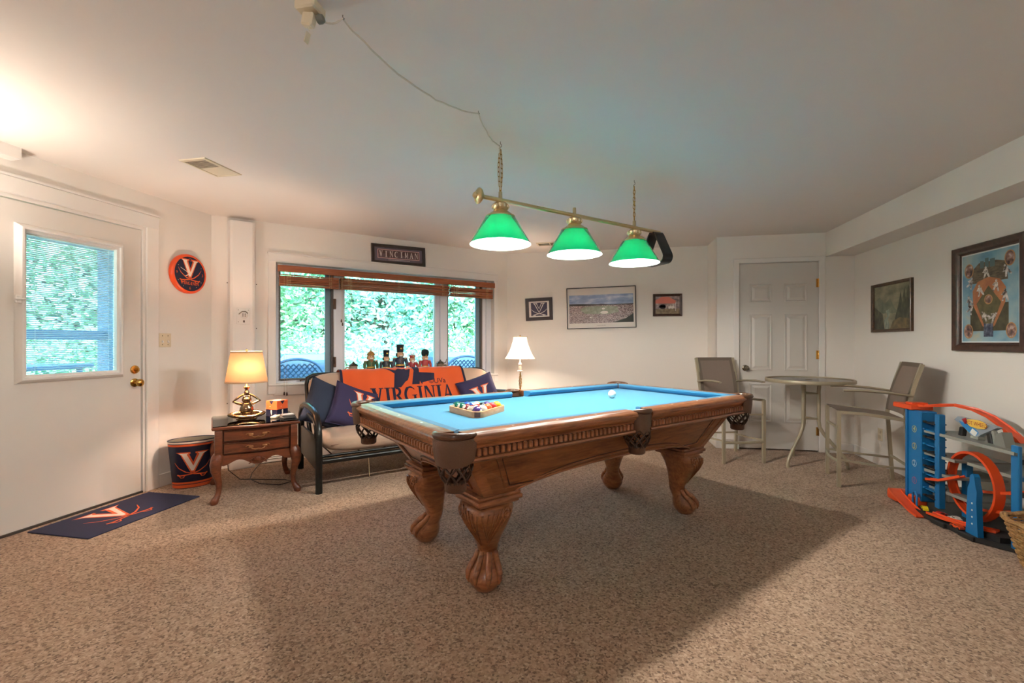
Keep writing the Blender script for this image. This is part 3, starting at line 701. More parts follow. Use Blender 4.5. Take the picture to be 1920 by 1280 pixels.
# rows from the far side apex; numbers ordered as they show
mR = Matrix.Rotation(PA, 4, 'Z'); c0 = tpt(-.644, .048, BZ+BR+.0005)
order = [12, 15, 14, 9, 1, 7, 10, 2, 11, 3, 6, 8, 5, 4, 13]
corners = [Vector((BR*8/math.sqrt(3)*math.cos(R(-121+120*k)), BR*8/math.sqrt(3)*math.sin(R(-121+120*k)), 0)) for k in range(3)]
spots = []
for i in range(5):
    for j in range(5-i): spots.append(corners[0]+(corners[1]-corners[0])*(i/4)+(corners[2]-corners[0])*(j/4))
want = [(0, 4), (0, 13), (1, 6)]
seq = [4, 15, 7, 14, 6, 13, 11, 10, 2, 5, 8, 9, 3, 12, 1]
bs = MB(); bs.sphere((0, 0, 0), BR, 24)
bme = bs.mesh('billiard_ball', [MT['ivory_plastic']], 180)
for (sp_, n) in zip(spots, seq):
    me = bme.copy(); me.materials.clear(); me.materials.append(ballmat(n))
    o = bpy.data.objects.new('billiard_ball', me); C.objects.link(o); o.location = c0+mR.to_3x3() @ sp_
    o.rotation_euler = (random.uniform(-.6, .6)+1.2*(n > 8), random.uniform(-.7, .7), random.uniform(0, 6))
    nm = bname[n if n < 9 else n-8]
    tag(o, ('white billiard ball with a %s stripe in the triangle rack' if n > 8 else 'solid %s billiard ball in the triangle rack') % nm, 'billiard ball', 'balls in the triangle rack')
o = tag(bpy.data.objects.new('cue_ball', bme.copy()), 'plain white cue ball alone on the blue cloth', 'billiard ball'); o.data.materials.clear(); o.data.materials.append(mat('cue_white', (240, 234, 218), .12, coat=.5, var=.01))
C.objects.link(o); o.location = tpt(.502, .066, BZ+BR+.0005)

# ================================================================ pool table lamp
LA = R(44.6)
lp = thing('billiard_lamp', 'brass bar lamp with three green glass cone shades over pool table', 'lamp', (-.176, 2.947, 0), LA)
mb = MB(); mb.tube([(-.70, 0, 1.99), (.84, 0, 1.99)], .0125, 14); mb.build('bar', pbrass, lp)
mb = MB(); mb.lathe([(0, -.03), (.012, -.028), (.02, -.018), (.018, -.012), (.034, -.006), (.046, .004), (.042, .014), (.028, .024), (.016, .03), (.0125, .04)], 20, (-.715, 0, 1.99), Ry(R(90))); mb.build('end_finial', pbrass, lp)
gout = shade_mat('green_glass', (8, 122, 78), (14, 160, 100), .22, gloss=1)
gin = shade_mat('opal_lining', (200, 240, 230), (200, 240, 226), .3)
bulbm = bpy.data.materials.new('bulb_glow'); bulbm.use_nodes = True; bn = bulbm.node_tree.nodes['Principled BSDF']; bn.inputs['Emission Color'].default_value = (1, .95, .86, 1); bn.inputs['Emission Strength'].default_value = 6
def bulb_light(parent, loc, w, col, r=.03):
    l = bpy.data.lights.new('bulb_light', 'POINT'); l.energy = w; l.color = col; l.shadow_soft_size = r
    o = bpy.data.objects.new('bulb_light', l); C.objects.link(o); o.parent = parent; o.location = loc; return o
LAMPW = 18.5
for k, x in enumerate((-.565, .0, .565)):
    mb = MB(); mb.lathe([(.178, 1.733), (.176, 1.737), (.083, 1.896), (.06, 1.9)], 40, (x, 0, 0)); sh_ = mb.build('glass_shade', gout, lp, 60)
    mb = MB(); mb.lathe([(.178, 1.733), (.172, 1.735), (.079, 1.893), (.058, 1.897)], 40, (x, 0, 0)); mb.build('opal_lining', gin, sh_, 60)
    mb = MB(); mb.lathe([(.088, 1.888), (.086, 1.897), (.07, 1.905), (.058, 1.916), (.045, 1.922), (.04, 1.93), (.047, 1.94), (.048, 1.962), (.036, 1.972), (.02, 1.976), (.014, 1.985)], 28, (x, 0, 0)); ft = mb.build('fitter', pbrass, lp)
    hole = mat('fitter_hole', (255, 238, 205), .4)
    for j in range(12):
        a = 2*PI*j/12; mb = MB(); mb.sphere((x+.0465*math.cos(a), .0465*math.sin(a), 1.951), (.007, .007, .009), 8); mb.build('pierced_dot', hole, ft, 180)
    mb = MB(); mb.lathe([(0, 2.04), (.011, 2.038), (.012, 2.0), (.014, 1.99)], 12, (x, 0, 0)); mb.build('stem', pbrass, lp)
    mb = MB(); mb.sphere((x, 0, 1.80), .03, 16).lathe([(.014, 1.85), (.014, 1.9)], 12, (x, 0, 0)); mb.build('bulb', bulbm, lp, 180)
    bulb_light(lp, (x, 0, 1.762), LAMPW, (1, .94, .88), .035)
link = MB(); link.tube([(.0058*math.cos(2*PI*i/12), 0, .0125*math.sin(2*PI*i/12)+(.0045 if math.sin(2*PI*i/12) > 0 else -.0045)) for i in range(12)], .0017, 5, closed=True); link_me = link.mesh('chain_link', brass, 180)
def hang_chain(parent, p0, p1, bow=0, name='chain'):
    t = bpy.data.objects.new(name, None); C.objects.link(t); t.parent = parent; t.empty_display_size = .02
    p0, p1 = Vector(p0), Vector(p1); n = max(2, int((p1-p0).length/.0265))
    for i in range(n):
        u = (i+.5)/n; p = p0.lerp(p1, u)+Vector((bow*math.sin(PI*u), .3*bow*math.sin(PI*u), 0))
        inst('chain_link', link_me, t, p, (0, 0, R(90)*(i % 2)+R(20)))
for x, bows in ((-.565, (-.016, .004, .014)), (.565, (-.008, .008))):
    for b in bows: hang_chain(lp, (x, 0, 2.043), (x, 0, 2.285), b)
    hk = MB(); hk.tube([(x, 0, 2.33), (x, 0, 2.318), (x+.008, 0, 2.312), (x+.008, 0, 2.302), (x-.001, 0, 2.297), (x-.008, 0, 2.29), (x-.004, 0, 2.28), (x+.004, 0, 2.279)], .0022, 6); hk.build('ceiling_hook', chrome, lp, 60)
# black plastic triangle rack hung on the bar end
t = thing('spare_ball_rack', 'black plastic ball rack hanging on the right end of the lamp bar', 'rack', (Matrix.Translation((-.176, 2.947, 0)) @ Matrix.Rotation(LA, 4, 'Z') @ Vector((.80, 0, 1.985))), LA+R(-12))
mb = MB()
def tri3(r, rc):
    o = []
    for k in range(3):
        a = R(90+120*k)
        for i in range(5): b = a-R(60)+R(30)*i; o.append((r*math.cos(a)+rc*math.cos(b), r*math.sin(a)+rc*math.sin(b)))
    return o
ro, ri = tri3(.105, .045), tri3(.105, .037)
rs = [[mb.v((w_, x, z-.145)) for x, z in rr] for rr, w_ in ((ro, -.042), (ro, .042), (ri, .042), (ri, -.042))]; rs.append(rs[0]); n = len(ro)
for a, b in zip(rs, rs[1:]):
    for k in range(n): mb.f([a[k], a[(k+1) % n], b[(k+1) % n], b[k]])
mb.build('rack_frame', darkp, t, 40)

# ================================================================ ceiling cord
t = thing('ceiling_plug', 'white plug adapter hanging from the ceiling outlet', 'plug', (-.985, 1.385, CH))
mb = MB(); mb.box((0, 0, -.018), (.075, .075, .034), bev=.006); mb.build('outlet_base', ivory, t)
mb = MB(); mb.box((-.005, .0, -.055), (.042, .03, .045), Ry(R(12)), bev=.005); mb.build('adapter', ivory, t)
mb = MB(); mb.lathe([(0, 0), (.014, 0), (.016, .012), (.012, .022), (0, .024)], 14, (.022, .01, -.052), Ry(R(80))); mb.build('plug_cap', mat('grey_plastic', (120, 118, 108), .5), t)
mb = MB(); mb.tube([(-.006, .0, -.078), (-.004, .001, -.09)], .002, 5).box((-.012, .0, -.115), (.004, .022, .036), Ry(R(18)), bev=.001); mb.build('pull_tag', ivory, t)
def cat(p0, p1, sag, n=14, wob=.004):
    p0, p1 = Vector(p0), Vector(p1); out = []
    for i in range(n+1):
        u = i/n; p = p0.lerp(p1, u); p.z -= sag*4*u*(1-u); p += Vector((random.uniform(-wob, wob), random.uniform(-wob, wob), random.uniform(-wob, wob)*.6)); out.append(p)
    return out
H1, H2, H3 = Vector((-.905, 1.455, 2.318)), Vector((-.61, 2.19, 2.318)), Vector((-.578, 2.546, 2.305))
t = thing('lamp_cord', 'clear white cord swagged across the ceiling to the green lamp', 'cord')
path = cat((-.955, 1.4, 2.28), H1, .015, 6, .001)+cat(H1, H2, .075, 18)[1:]+cat(H2, H3, .04, 10)[1:]+[Vector((-.579, 2.546, 2.2)), Vector((-.579, 2.546, 2.05))]
mb = MB(); mb.tube(path, .0036, 6); mb.build('cord', mat('cord_white', (206, 197, 180), .4), t, 60)
for h in (H1, H2):
    mb = MB(); mb.tube([(h.x, h.y, 2.33), (h.x, h.y, 2.322), (h.x+.006, h.y, 2.316), (h.x, h.y, 2.311), (h.x-.006, h.y, 2.316)], .0018, 5); mb.build('cup_hook', chrome, t, 60)
# ================================================================ things by the outside door
t = thing('door_mat', 'navy door mat with a V and crossed sabres below the outside door', 'mat', (-3.215, 2.5, 0), 0)
mb = MB(); mb.box((0, 0, .004), (.47, .755, .007), bev=.002); mb.build('mat_pad', navy, t)
vlogo(t, lambda x, y, e: Vector((-y, x-.04, .0078+e)), .34, 0, .0004)
t = thing('wall_clock', 'round orange and navy wall clock above the light switch', 'clock', (XL, 3.245, 1.752))
mx_ = Ry(R(90))
mb = MB(); mb.lathe([(0, 0), (.160, 0), (.168, .008), (.168, .03), (.158, .042), (.148, .045), (.146, .038)], 40, (0, 0, 0), mx_); mb.build('case', mat('clock_orange', (232, 84, 36), .3), t, 40)
mb = MB(); mb.lathe([(.147, .038), (0, .0382)], 40, (0, 0, 0), mx_); mb.build('dial', navyp, t)
cf = lambda dy: (lambda x, y: Vector((.0392+dy, x, y)))
vlogo(t, lambda x, y, e: Vector((.0392+e, x*1.05, y+.02)), .21, 0, .0003)
for s_, x, y in (('12', 0, .12), ('3', .122, -.0), ('6', 0, -.122), ('9', -.122, 0)): decal('numeral', xf(text_polys(s_, .034), 1, 1, x, y), cf(.0003), orange, t)
decal('dial_word', xf(word('VIRGINIA', .026), 1, 1, 0, -.093), cf(.0004), orange, t)
decal('minute_mark', [oval(.125*math.cos(R(a)), .125*math.sin(R(a)), .003, .003, 8) for a in (30, 60, 120, 150, 210, 240, 300, 330)], cf(.0003), cream, t)
decal('hour_hand', strip([(0, 0), (-.045, -.022)], [.009, .004]), cf(.002), cream, t)
decal('minute_hand', strip([(.01, -.004), (-.092, .045)], [.007, .003]), cf(.003), cream, t)
# waste bin
t = thing('waste_bin', 'oval navy and orange metal waste bin standing against the wall', 'waste bin', (-3.285, 3.105, 0), R(46))
def bin_pt(a, z, e=0): k = .132+(.034)*z/.38+e; return Vector((k*math.cos(a), k*.66*math.sin(a), z))
mb = MB(); K = 40
mb.loft([[bin_pt(2*PI*k/K, z, e) for k in range(K)] for z, e in ((0, -.004), (.004, 0), (.37, 0), (.38, .003), (.382, 0), (.378, -.004), (.02, -.006))], False)
mb.f([mb.v(bin_pt(2*PI*k/K, .02, -.006)) for k in range(K)]); mb.build('body', navyp, t, 50)
for n_, z0, z1, m_ in (('orange_band', .005, .03, orange), ('navy_line', .03, .036, navyp), ('orange_band', .036, .052, orange), ('orange_band', .338, .354, orange), ('cream_band', .36, .374, cream)):
    mb = MB(); mb.loft([[bin_pt(2*PI*k/K, z, .0012) for k in range(K)] for z in (z0, z1)], False); mb.build(n_, m_, t, 60)
mb = MB(); mb.loft([[bin_pt(2*PI*k/K, z, -.0065) for k in range(K)] for z in (.022, .376)], False); mb.build('inside_lining', mat('bin_grey', (128, 124, 112), .5), t, 60)
vlogo(t, lambda x, y, e: bin_pt(-PI/2+x/.125, .185+y, e+.0012), .215, 2, .0006)

# ================================================================ end table
et = thing('end_table', 'cherry end table with two drawers, curved legs and a glass top', 'end table', WW(.29, .79), R(45))
w2, d2 = .275, .28
def serp(x): return .012*math.cos(PI*x/w2)+.006*math.cos(2*PI*x/w2)     # waved front
def et_ring(e, z, n=16):
    p = [(-w2-e+(2*w2+2*e)*i/n, -d2-e-serp(-w2+(2*w2)*i/n)) for i in range(n+1)]
    return [(x, y, z) for x, y in p+[(w2+e, d2+e), (-w2-e, d2+e)]]
mb = MB(); mb.loft([et_ring(.002, .528), et_ring(.012, .532), et_ring(.016, .542), et_ring(.012, .55), et_ring(.004, .553)]); mb.build('table_top', cherry, et, 40)
mb = MB(); mb.loft([et_ring(.008, .5535), et_ring(.008, .5595)]); mb.build('glass_top', tglass, et, 30)
mb = MB(); mb.span((-w2+.01, -d2+.025, .30), (w2-.01, d2-.005, .528)); mb.build('carcass', cherry, et)
for x in (-w2+.028, w2-.028):
    mb = MB(); mb.box((x, -d2+.02, .415), (.05, .05, .226), bev=.008, seg=2); mb.build('corner_stile', cherry, et)
def front(x): return -d2-.004-serp(x)*1.1
for z0, z1 in ((.441, .518), (.352, .427)):
    mb = MB(); n = 16; X = [-.215+.43*i/n for i in range(n+1)]
    mb.loft([[(x, -d2+.03, z) for x in X[::-1]]+[(x, front(x), z) for x in X] for z in (z0, z0+.003, z1-.003, z1)]); dr = mb.build('drawer', cherry, et, 40)
    mb = MB(); mb.tube([(x, front(x)-.001, z0+.004) for x in X]+[(x, front(x)-.001, z1-.004) for x in X[::-1]], .0028, 5, closed=True); mb.build('drawer_gap_shade', mat('groove_shade', (70, 36, 18), .4), dr, 60)  # dark outline standing in for the shaded gap round the drawer
    zc = (z0+z1)/2; y = front(0)
    mb = MB()
    for sx in (-1, 1):
        mb.sphere((sx*.045, y-.004, zc+.004), (.018, .004, .012), 10).tube([(sx*.03, y-.003, zc+.012), (sx*.065, y-.003, zc+.016), (sx*.08, y-.002, zc+.008)], .004, 5)
    mb.tube([(-.045, y-.006, zc+.002), (-.04, y-.016, zc-.008), (-.02, y-.018, zc-.014), (0, y-.019, zc-.01), (.02, y-.018, zc-.014), (.04, y-.016, zc-.008), (.045, y-.006, zc+.002)], .004, 6)
    mb.build('drawer_pull', mat('antique_pull', (176, 128, 88), .3, .8), dr, 60)
mb = MB(); n = 24; pts = []
for i in range(n+1):
    x = -.235+.47*i/n; u = abs(x)/.235; z = .335-(.075-.055*math.sin(min(1, u)*PI)**2*1.0+.035*u-.045*u*u*u)
    pts.append((x, z))
mb.loft([[(x, front(x)+.006, z) for x, z in pts]+[(x, front(x)+.006, .342) for x, z in pts[::-1]], [(x, front(x)+.024, z) for x, z in pts]+[(x, front(x)+.024, .342) for x, z in pts[::-1]]]); mb.build('scalloped_apron', cherry, et, 40)
mb = MB(); y = front(0)+.004
for sx in (-1, 1): mb.tube([(sx*.005, y, .285), (sx*.03, y, .305), (sx*.05, y, .29), (sx*.035, y, .278), (sx*.06, y, .27)], .0045, 6)
mb.sphere((0, y, .298), (.02, .006, .018), 10); mb.build('carved_shell', cherry, et, 60)
for sx in (-1, 1):
    mb = MB(); mb.span((sx*(w2-.02)-.01, -d2+.04, .29), (sx*(w2-.02)+.01, d2-.03, .36), bev=.003); mb.build('side_apron', cherry, et)
    for sy in (-1, 1):
        dg = Vector((sx*.75, sy*.66, 0)); b = Vector((sx*(w2-.03), sy*(d2-.03), 0)); pts = []; rs = []
        for z, o, r in ((.35, .0, .03), (.32, .012, .036), (.28, .022, .034), (.24, .022, .029), (.19, .010, .022), (.13, -.002, .018), (.08, .002, .0165), (.05, .012, .018), (.025, .028, .023), (.012, .034, .024), (.0, .034, .018)):
            pts.append(b+dg*o*1.2+Vector((0, 0, z))); rs.append(r*1.15)
        mb = MB(); mb.tube(pts, rs, 12); lg = mb.build('leg', cherry, et, 60)
        mb = MB()
        for da in (-.5, .5):
            dd = Rz(da) @ dg; mb.tube([b+dg*o+Vector((0, 0, z))+dd*(r*.9) for z, o, r in ((.31, .013, .036), (.24, .022, .029), (.17, .006, .02), (.11, -.001, .017))], .004, 5)
        mb.build('leg_bead', cherry, lg, 60)
# black cable under the end table
t = tag(MB().tube([WW(.12, .3, .5), WW(.1, .35, .3), WW(.12, .42, .08), WW(.2, .5, .01), WW(.38, .62, .008), WW(.52, .72, .008), WW(.56, .8, .008), WW(.46, .85, .008), WW(.33, .72, .008), WW(.27, .55, .012), WW(.3, .35, .01), WW(.42, .06, .06)], .0035, 6).build('power_cable', mat('cable_brown', (40, 28, 24), .5), None, 60), 'thin dark cable looping on the carpet under the end table', 'cable')

# ---------------------------------------------------------------- frog lamp
bronze = mat('silver_bronze', (150, 122, 92), .18, 1, var=.2, vscale=14)
fz = .5598
t = thing('frog_lamp', 'silvery frog table lamp with a tan drum shade on end table', 'lamp', WW(.235, .76, fz), R(45))
mb = MB()
mb.lathe([(0, .03), (.04, .032), (.052, .055), (.047, .085), (.034, .11), (.024, .13), (0, .136)], 18, sy=.8)               # trunk
mb.sphere((0, -.004, .148), (.036, .032, .026), 14).sphere((-.017, -.012, .172), .0115, 8).sphere((.017, -.012, .172), .0115, 8)
for sx in (-1, 1):
    mb.tube([(sx*.03, 0, .112), (sx*.06, -.005, .122), (sx*.092, -.006, .138), (sx*.07, -.006, .158), (sx*.04, -.004, .18), (sx*.014, -.002, .193)], [.014, .011, .0105, .009, .008, .009], 8)
    mb.tube([(sx*.03, .005, .04), (sx*.075, -.02, .044), (sx*.115, -.035, .036), (sx*.085, -.055, .026), (sx*.03, -.065, .02), (-sx*.035, -.07, .018), (-sx*.065, -.074, .026)], [.024, .021, .018, .014, .012, .012, .009], 9)
    mb.tube([(-sx*.065, -.074, .024), (-sx*.088, -.08, .036)], [.01, .006], 6)
mb.sphere((0, -.02, .02), (.075, .05, .018), 16)
mb.build('frog_figure', bronze, t, 60)
mb = MB(); mb.lathe([(0, .0), (.075, 0), (.075, .005), (.02, .007)], 24, (0, -.02, 0), sx=1.0, sy=.7); mb.build('lamp_foot', bronze, t)
mb = MB(); mb.lathe([(.018, .186), (.02, .2), (.017, .214), (.012, .222), (.014, .232), (.022, .242), (.024, .25), (.012, .256), (.007, .262), (.007, .42)], 16); mb.build('stem', bronze, t, 60)
shm = shade_mat('tan_linen', (214, 170, 128), (232, 176, 120), .03)
mb = MB(); mb.lathe([(.150, .286), (.112, .526)], 48); sh_ = mb.build('lamp_shade', shm, t, 60)
for r_, z_ in ((.1505, .286), (.1125, .524)):
    mb = MB(); mb.lathe([(r_, z_-.001), (r_+.0012, z_+.002), (r_-.001, z_+.012)], 48); mb.build('shade_trim', mat('shade_trim', (214, 178, 140), .7), sh_, 60)
mb = MB(); mb.lathe([(.007, .42), (.009, .535), (.006, .54), (.009, .548), (0, .556)], 10).tube([(-.112, 0, .52), (0, 0, .522), (.112, 0, .52)], .0015, 5).tube([(0, -.112, .52), (0, 0, .522), (0, .112, .52)], .0015, 5); mb.build('finial', bronze, t, 60)
mb = MB(); mb.sphere((0, 0, .4), .028, 14); mb.build('bulb', bulbm, t, 180)
bulb_light(t, (.0, -.045, .40), 12, (1, .77, .6), .04)
# tissue box
t = thing('tissue_box', 'orange and navy cube tissue box beside the frog lamp', 'tissue box', WW(.455, .735, .5602), R(45+38))
h = .057
mb = MB(); mb.span((-h, -h, 0), (h, h, .125), bev=.001); mb.build('box', orange, t)
for a in range(4):
    rm = Rz(a*PI/2); fn = lambda x, y, rm=rm: rm @ Vector((x, -h-.0006, y))
    decal('navy_zigzag', [[(-h, 0), (h, 0), (h, .055), (0, .004), (-h, .055)]], fn, navyp, t)
    decal('navy_chevron', [[(-.024, .125), (.024, .125), (0, .095)]], fn, navyp, t)
    decal('cream_mark', [oval(0, .04, .008, .013, 12), [(-.008, .03), (.008, .03), (0, .006)], rect(-.02, .078, -.006, .08)], lambda x, y, rm=rm: rm @ Vector((x, -h-.0012, y)), cream, t)
mb = MB(); mb.lathe([(.03, .1253), (0, .1256)], 20, sx=1.2); mb.build('slot', mat('tissue_white', (238, 232, 228), .9), t)
# small things on the end table
t = thing('remote_control', 'small cream remote control lying by the tissue box', 'remote control', WW(.432, .86, .5601), R(20))
mb = MB(); mb.box((0, 0, .009), (.045, .11, .016), bev=.004); mb.build('body', ivory, t)
mb = MB(); mb.box((0, .03, .0175), (.02, .014, .003), bev=.001); mb.build('button', darkp, t)
for k, (z, lab, a) in enumerate(((.5601, 'lower of two dark leather coasters stacked on the end table', 12), (.5755, 'upper of two dark leather coasters stacked on the end table', 4))):
    t = thing('leather_coaster', lab, 'coaster', WW(.512, .925, z), R(45+a), 'stacked dark coasters')
    mb = MB(); mb.box((0, 0, .007), (.095, .095, .013), bev=.004); mb.build('pad', mat('coaster_grey', (86, 80, 78), .5), t)
    mb = MB(); mb.box((0, 0, .0138), (.08, .08, .0014), bev=.0005); mb.build('inlay', mat('coaster_inlay', (150, 142, 140), .35), t)

# ================================================================ futon
fu = thing('futon_sofa', 'black metal futon sofa with tan mattress under the window', 'futon', WW(1.69, .8), R(45))
AX = 1.0
for sx in (-1, 1):
    pts = [(sx*AX, -.43, 0), (sx*AX, -.43, .25), (sx*AX, -.425, .44), (sx*AX, -.40, .52), (sx*AX, -.33, .585), (sx*AX, -.2, .615), (sx*AX, 0, .625), (sx*AX, .2, .615), (sx*AX, .32, .585), (sx*AX, .39, .52), (sx*AX, .41, .44), (sx*AX, .41, .2), (sx*AX, .41, 0)]
    mb = MB(); mb.tube(pts, .026, 10, flat=1.0); ar = mb.build('arm', black, fu, 60)
    mb = MB(); mb.tube([(sx*AX, -.34, .41), (sx*AX, -.335, .47), (sx*AX, -.29, .52), (sx*AX, -.18, .543), (sx*AX, 0, .55), (sx*AX, .18, .543), (sx*AX, .28, .52), (sx*AX, .325, .47), (sx*AX, .33, .41)], .017, 8); mb.build('inner_arch', black, ar, 60)
    mb = MB(); mb.span((sx*AX-.008, -.41, .16), (sx*AX+.008, .40, .415), bev=.003); mb.build('side_panel', mat('black_panel', (44, 46, 40), .35, var=.05), ar)
    mb = MB(); mb.tube([(sx*.95, .18, .3), (sx*.955, .27, .42), (sx*.955, .335, .62), (sx*.955, .385, .78), (sx*.945, .40, .835), (sx*.9, .405, .86), (sx*.8, .405, .865)], .019, 8); mb.build('back_upright', black, fu, 60)
mb = MB(); mb.tube([(-AX, -.40, .235), (AX, -.40, .235)], .022, 8); mb.build('front_rail', black, fu, 60)
mb = MB(); mb.tube([(-AX, -.36, .265), (AX, -.36, .265)], .012, 8); mb.build('front_rail', black, fu, 60)
mb = MB(); mb.tube([(-AX, .25, .25), (AX, .25, .25)], .02, 8); mb.build('back_rail', black, fu, 60)
mb = MB(); mb.tube([(-.8, .405, .865), (.8, .405, .865)], .017, 8); mb.build('top_rail', black, fu, 60)
for k in range(9):
    x = -.88+.22*k; mb = MB(); mb.tube([(x, -.36, .262), (x, .25, .262)], .006, 5); mb.build('seat_slat', black, fu, 60)
for k in range(9):
    x = -.84+.21*k; mb = MB(); mb.tube([(x, .3, .36), (x, .405, .86)], .006, 5); mb.build('back_slat', black, fu, 60)
mb = MB(); mb.tube([(-.62, -.40, .26), (-.615, -.42, .2), (-.612, -.422, .08), (-.606, -.42, .06)], .002, 5); mb.build('loose_tie', cordm, fu, 60)
def cushion(mb, hx, hy, hz, e=5, puff=.0, n=28, mdir=None, off=(0, 0, 0)):
    """soft slab: superellipse plan, rounded edge"""
    def fn(u, v):
        a = 2*PI*u; b = PI*(v-.5)
        sg_ = lambda t, p: math.copysign(abs(t)**p, t)
        x = hx*sg_(math.cos(a), 2/e)*sg_(math.cos(b), .42); y = hy*sg_(math.sin(a), 2/e)*sg_(math.cos(b), .42)
        z = hz*sg_(math.sin(b), .7)*(1+puff*(1-(x/hx)**2)*(1-(y/hy)**2))
        p = Vector((x, y, z)); return (mdir @ p if mdir else p)+Vector(off)
    mb.surf(fn, n*2, n//2, True)
sag = random.Random(3)
mb = MB(); cushion(mb, .945, .315, .083, 9, .12, off=(0, -.085, .35)); mb.build('seat_mattress', tan, fu, 60)
BT = R(69)                                # back leans
bm3 = Rx(BT); bc = Vector((0, .262, .635))
mb = MB(); cushion(mb, .955, .262, .078, 7, .1, mdir=bm3, off=bc); mb.build('back_mattress', tan, fu, 60)
mb = MB(); mb.tube([(x, -.385+.012*abs(x)**6, .352) for x in [-.9+.06*i for i in range(31)]], .005, 5); mb.build('mattress_piping', mat('tan_piping', (150, 118, 100), .9), fu, 60)

# orange throw over the back
th = thing('team_throw', 'orange woven throw with navy lettering draped over the futon back', 'blanket', WW(1.69, .8), R(45))
bx = bm3 @ Vector((0, 1, 0)); bn_ = bm3 @ Vector((0, 0, 1))          # up the back, and towards the back wall?
if bn_.y > 0: bn_ = -bn_
TH_ = .094; UPH = .225
def throw(x, l, e=0):
    """x along the sofa, l metres up from the lower front edge"""
    L1 = .44; rr = TH_
    wv = .004*math.sin(x*17+l*9)+.003*math.sin(x*41)
    if l <= L1: p = bc+bx*(UPH-L1+l)+bn_*(rr+e+wv)
    elif l <= L1+PI*rr:
        a = (l-L1)/rr; p = bc+bx*(UPH+math.sin(a)*(rr+e+wv)*.62)+bn_*(math.cos(a)*(rr+e+wv))
    else: p = bc+bx*(UPH-(l-L1-PI*rr))-bn_*(rr+e+wv)
    return Vector((x, p.y, p.z))
TX0, TX1 = -.69, .60
def edge_x(u, l): return TX0+(TX1-TX0)*u+(.0 if u < .5 else (.10*(.44-l) if l < .5 else -.06*(l-.44))*(u-.5)*2) - (0 if l < .44 else 0)
mb = MB()
o0 = mb.surf(lambda u, v: throw(edge_x(u, v*.95), v*.95), 60, 40)
mb.build('woven_cloth', mat('throw_orange', (226, 92, 38), .95, bump=.5, bscale=260, var=.1, sheen=.3), th, 60)
thn = mat('throw_navy', (36, 34, 58), .95, bump=.4, bscale=260, var=.12)
for u0, u1 in ((0, .018), (.982, 1)):
    mb = MB(); mb.surf(lambda u, v: throw(edge_x(u0+(u1-u0)*u, v*.95), v*.95, .003), 2, 40); mb.build('border', thn, th, 60)
tf = lambda x, y: throw(x, y, .003)
decal('woven_letters', xf(word('VIRGINIA', .165, .03, .79), 1, 1, .005, .108), tf, thn, th, 2)
decal('woven_mark', xf(text_polys('©UVa', .078), 1, 1, .275, .318), tf, thn, th, 1)
fig = [[(-.07, .30), (.0, .30), (.05, .36), (.08, .38), (.05, .40), (.065, .45), (.1, .43), (.075, .47), (.12, .53), (.07, .51), (.06, .535), (.03, .515), (-.01, .535), (-.04, .50), (-.12, .55), (-.20, .60), (-.13, .535), (-.05, .46), (-.005, .42), (-.02, .40)]]
decal('woven_figure', xf(fig, 1.0, .9, -.12, .0), tf, thn, th, 2)
cap = [[(.125, .34), (.215, .34), (.225, .38), (.25, .335), (.255, .36), (.235, .40), (.40, .385), (.41, .46), (.23, .48), (.235, .60), (.15, .60), (.165, .50)]]
decal('woven_figure', xf(cap, .9, .92, -.115, -.02), tf, thn, th, 2)
decal('woven_figure', strip([(-.25, .52), (-.18, .535), (-.1, .53)], .012), tf, thn, th, 1)

# scatter cushions
def pillow(name, label, loc, size, thick, m, rot, logo=None, lx=0, ly=0):
    t = thing(name, label, 'pillow', loc, 0, 'scatter cushions on the futon'); t.rotation_euler = rot
    h = size/2
    def fn(sg_):
        def g(u, v):
            x, y = (u*2-1), (v*2-1); pin = 1-.10*(x*x*(1-y*y)*0+(1-abs(x)**2)*0) 
            k = 1-.07*(1-x*x)*abs(y)**4-.07*(1-y*y)*abs(x)**4
            z = sg_*thick/2*((1-x**4)*(1-y**4))**.45
            return Vector((x*h*(1-.07*(1-y*y)*abs(x)**3), z, y*h*(1-.07*(1-x*x)*abs(y)**3)))
        return g
    mb = MB(); mb.surf(fn(1), 18, 18); mb.surf(fn(-1), 18, 18); bmesh.ops.remove_doubles(mb.bm, verts=mb.bm.verts, dist=1e-4); mb.build('cover', m, t, 70)
    mb = MB(); e = []
    for i in range(18): e.append(fn(1)(i/18, 0))
    for i in range(18): e.append(fn(1)(1, i/18))
    for i in range(18): e.append(fn(1)(1-i/18, 1))
    for i in range(18): e.append(fn(1)(0, 1-i/18))
    mb.tube(e, .0035, 5, closed=True); mb.build('seam', m, t, 60)
    if logo:
        f = fn(-1); vlogo(t, lambda x, y, e: f(min(.99, .5+(x+lx)/size), min(.99, max(.01, .5+(y+ly)/size)))+Vector((0, -.0015-e*1.5, 0)), logo, 2, .0008)
    return t
denim = mat('slate_blue', (44, 52, 72), .9, bump=.4, bscale=240, var=.12)
purp = mat('indigo_cloth', (52, 46, 82), .9, bump=.3, bscale=240, var=.1)
def eul(tilt, roll, yaw): return (Rz(yaw) @ Rx(tilt) @ Ry(roll)).to_euler()
pillow('scatter_cushion', 'plain slate blue cushion leaning at the left end of futon', WW(.875, .66, .60), .42, .13, denim, eul(R(-20), R(27), R(45+16)))
pillow('scatter_cushion', 'indigo cushion with a V emblem beside the plain blue one', WW(1.07, .735, .575), .40, .12, purp, eul(R(-22), R(24), R(45+10)), .26, .06, .01)
pillow('scatter_cushion', 'indigo cushion with a V emblem at the right end of futon', WW(2.40, .74, .60), .42, .12, purp, eul(R(-22), R(-17), R(45-12)), .28, 0, -.05)
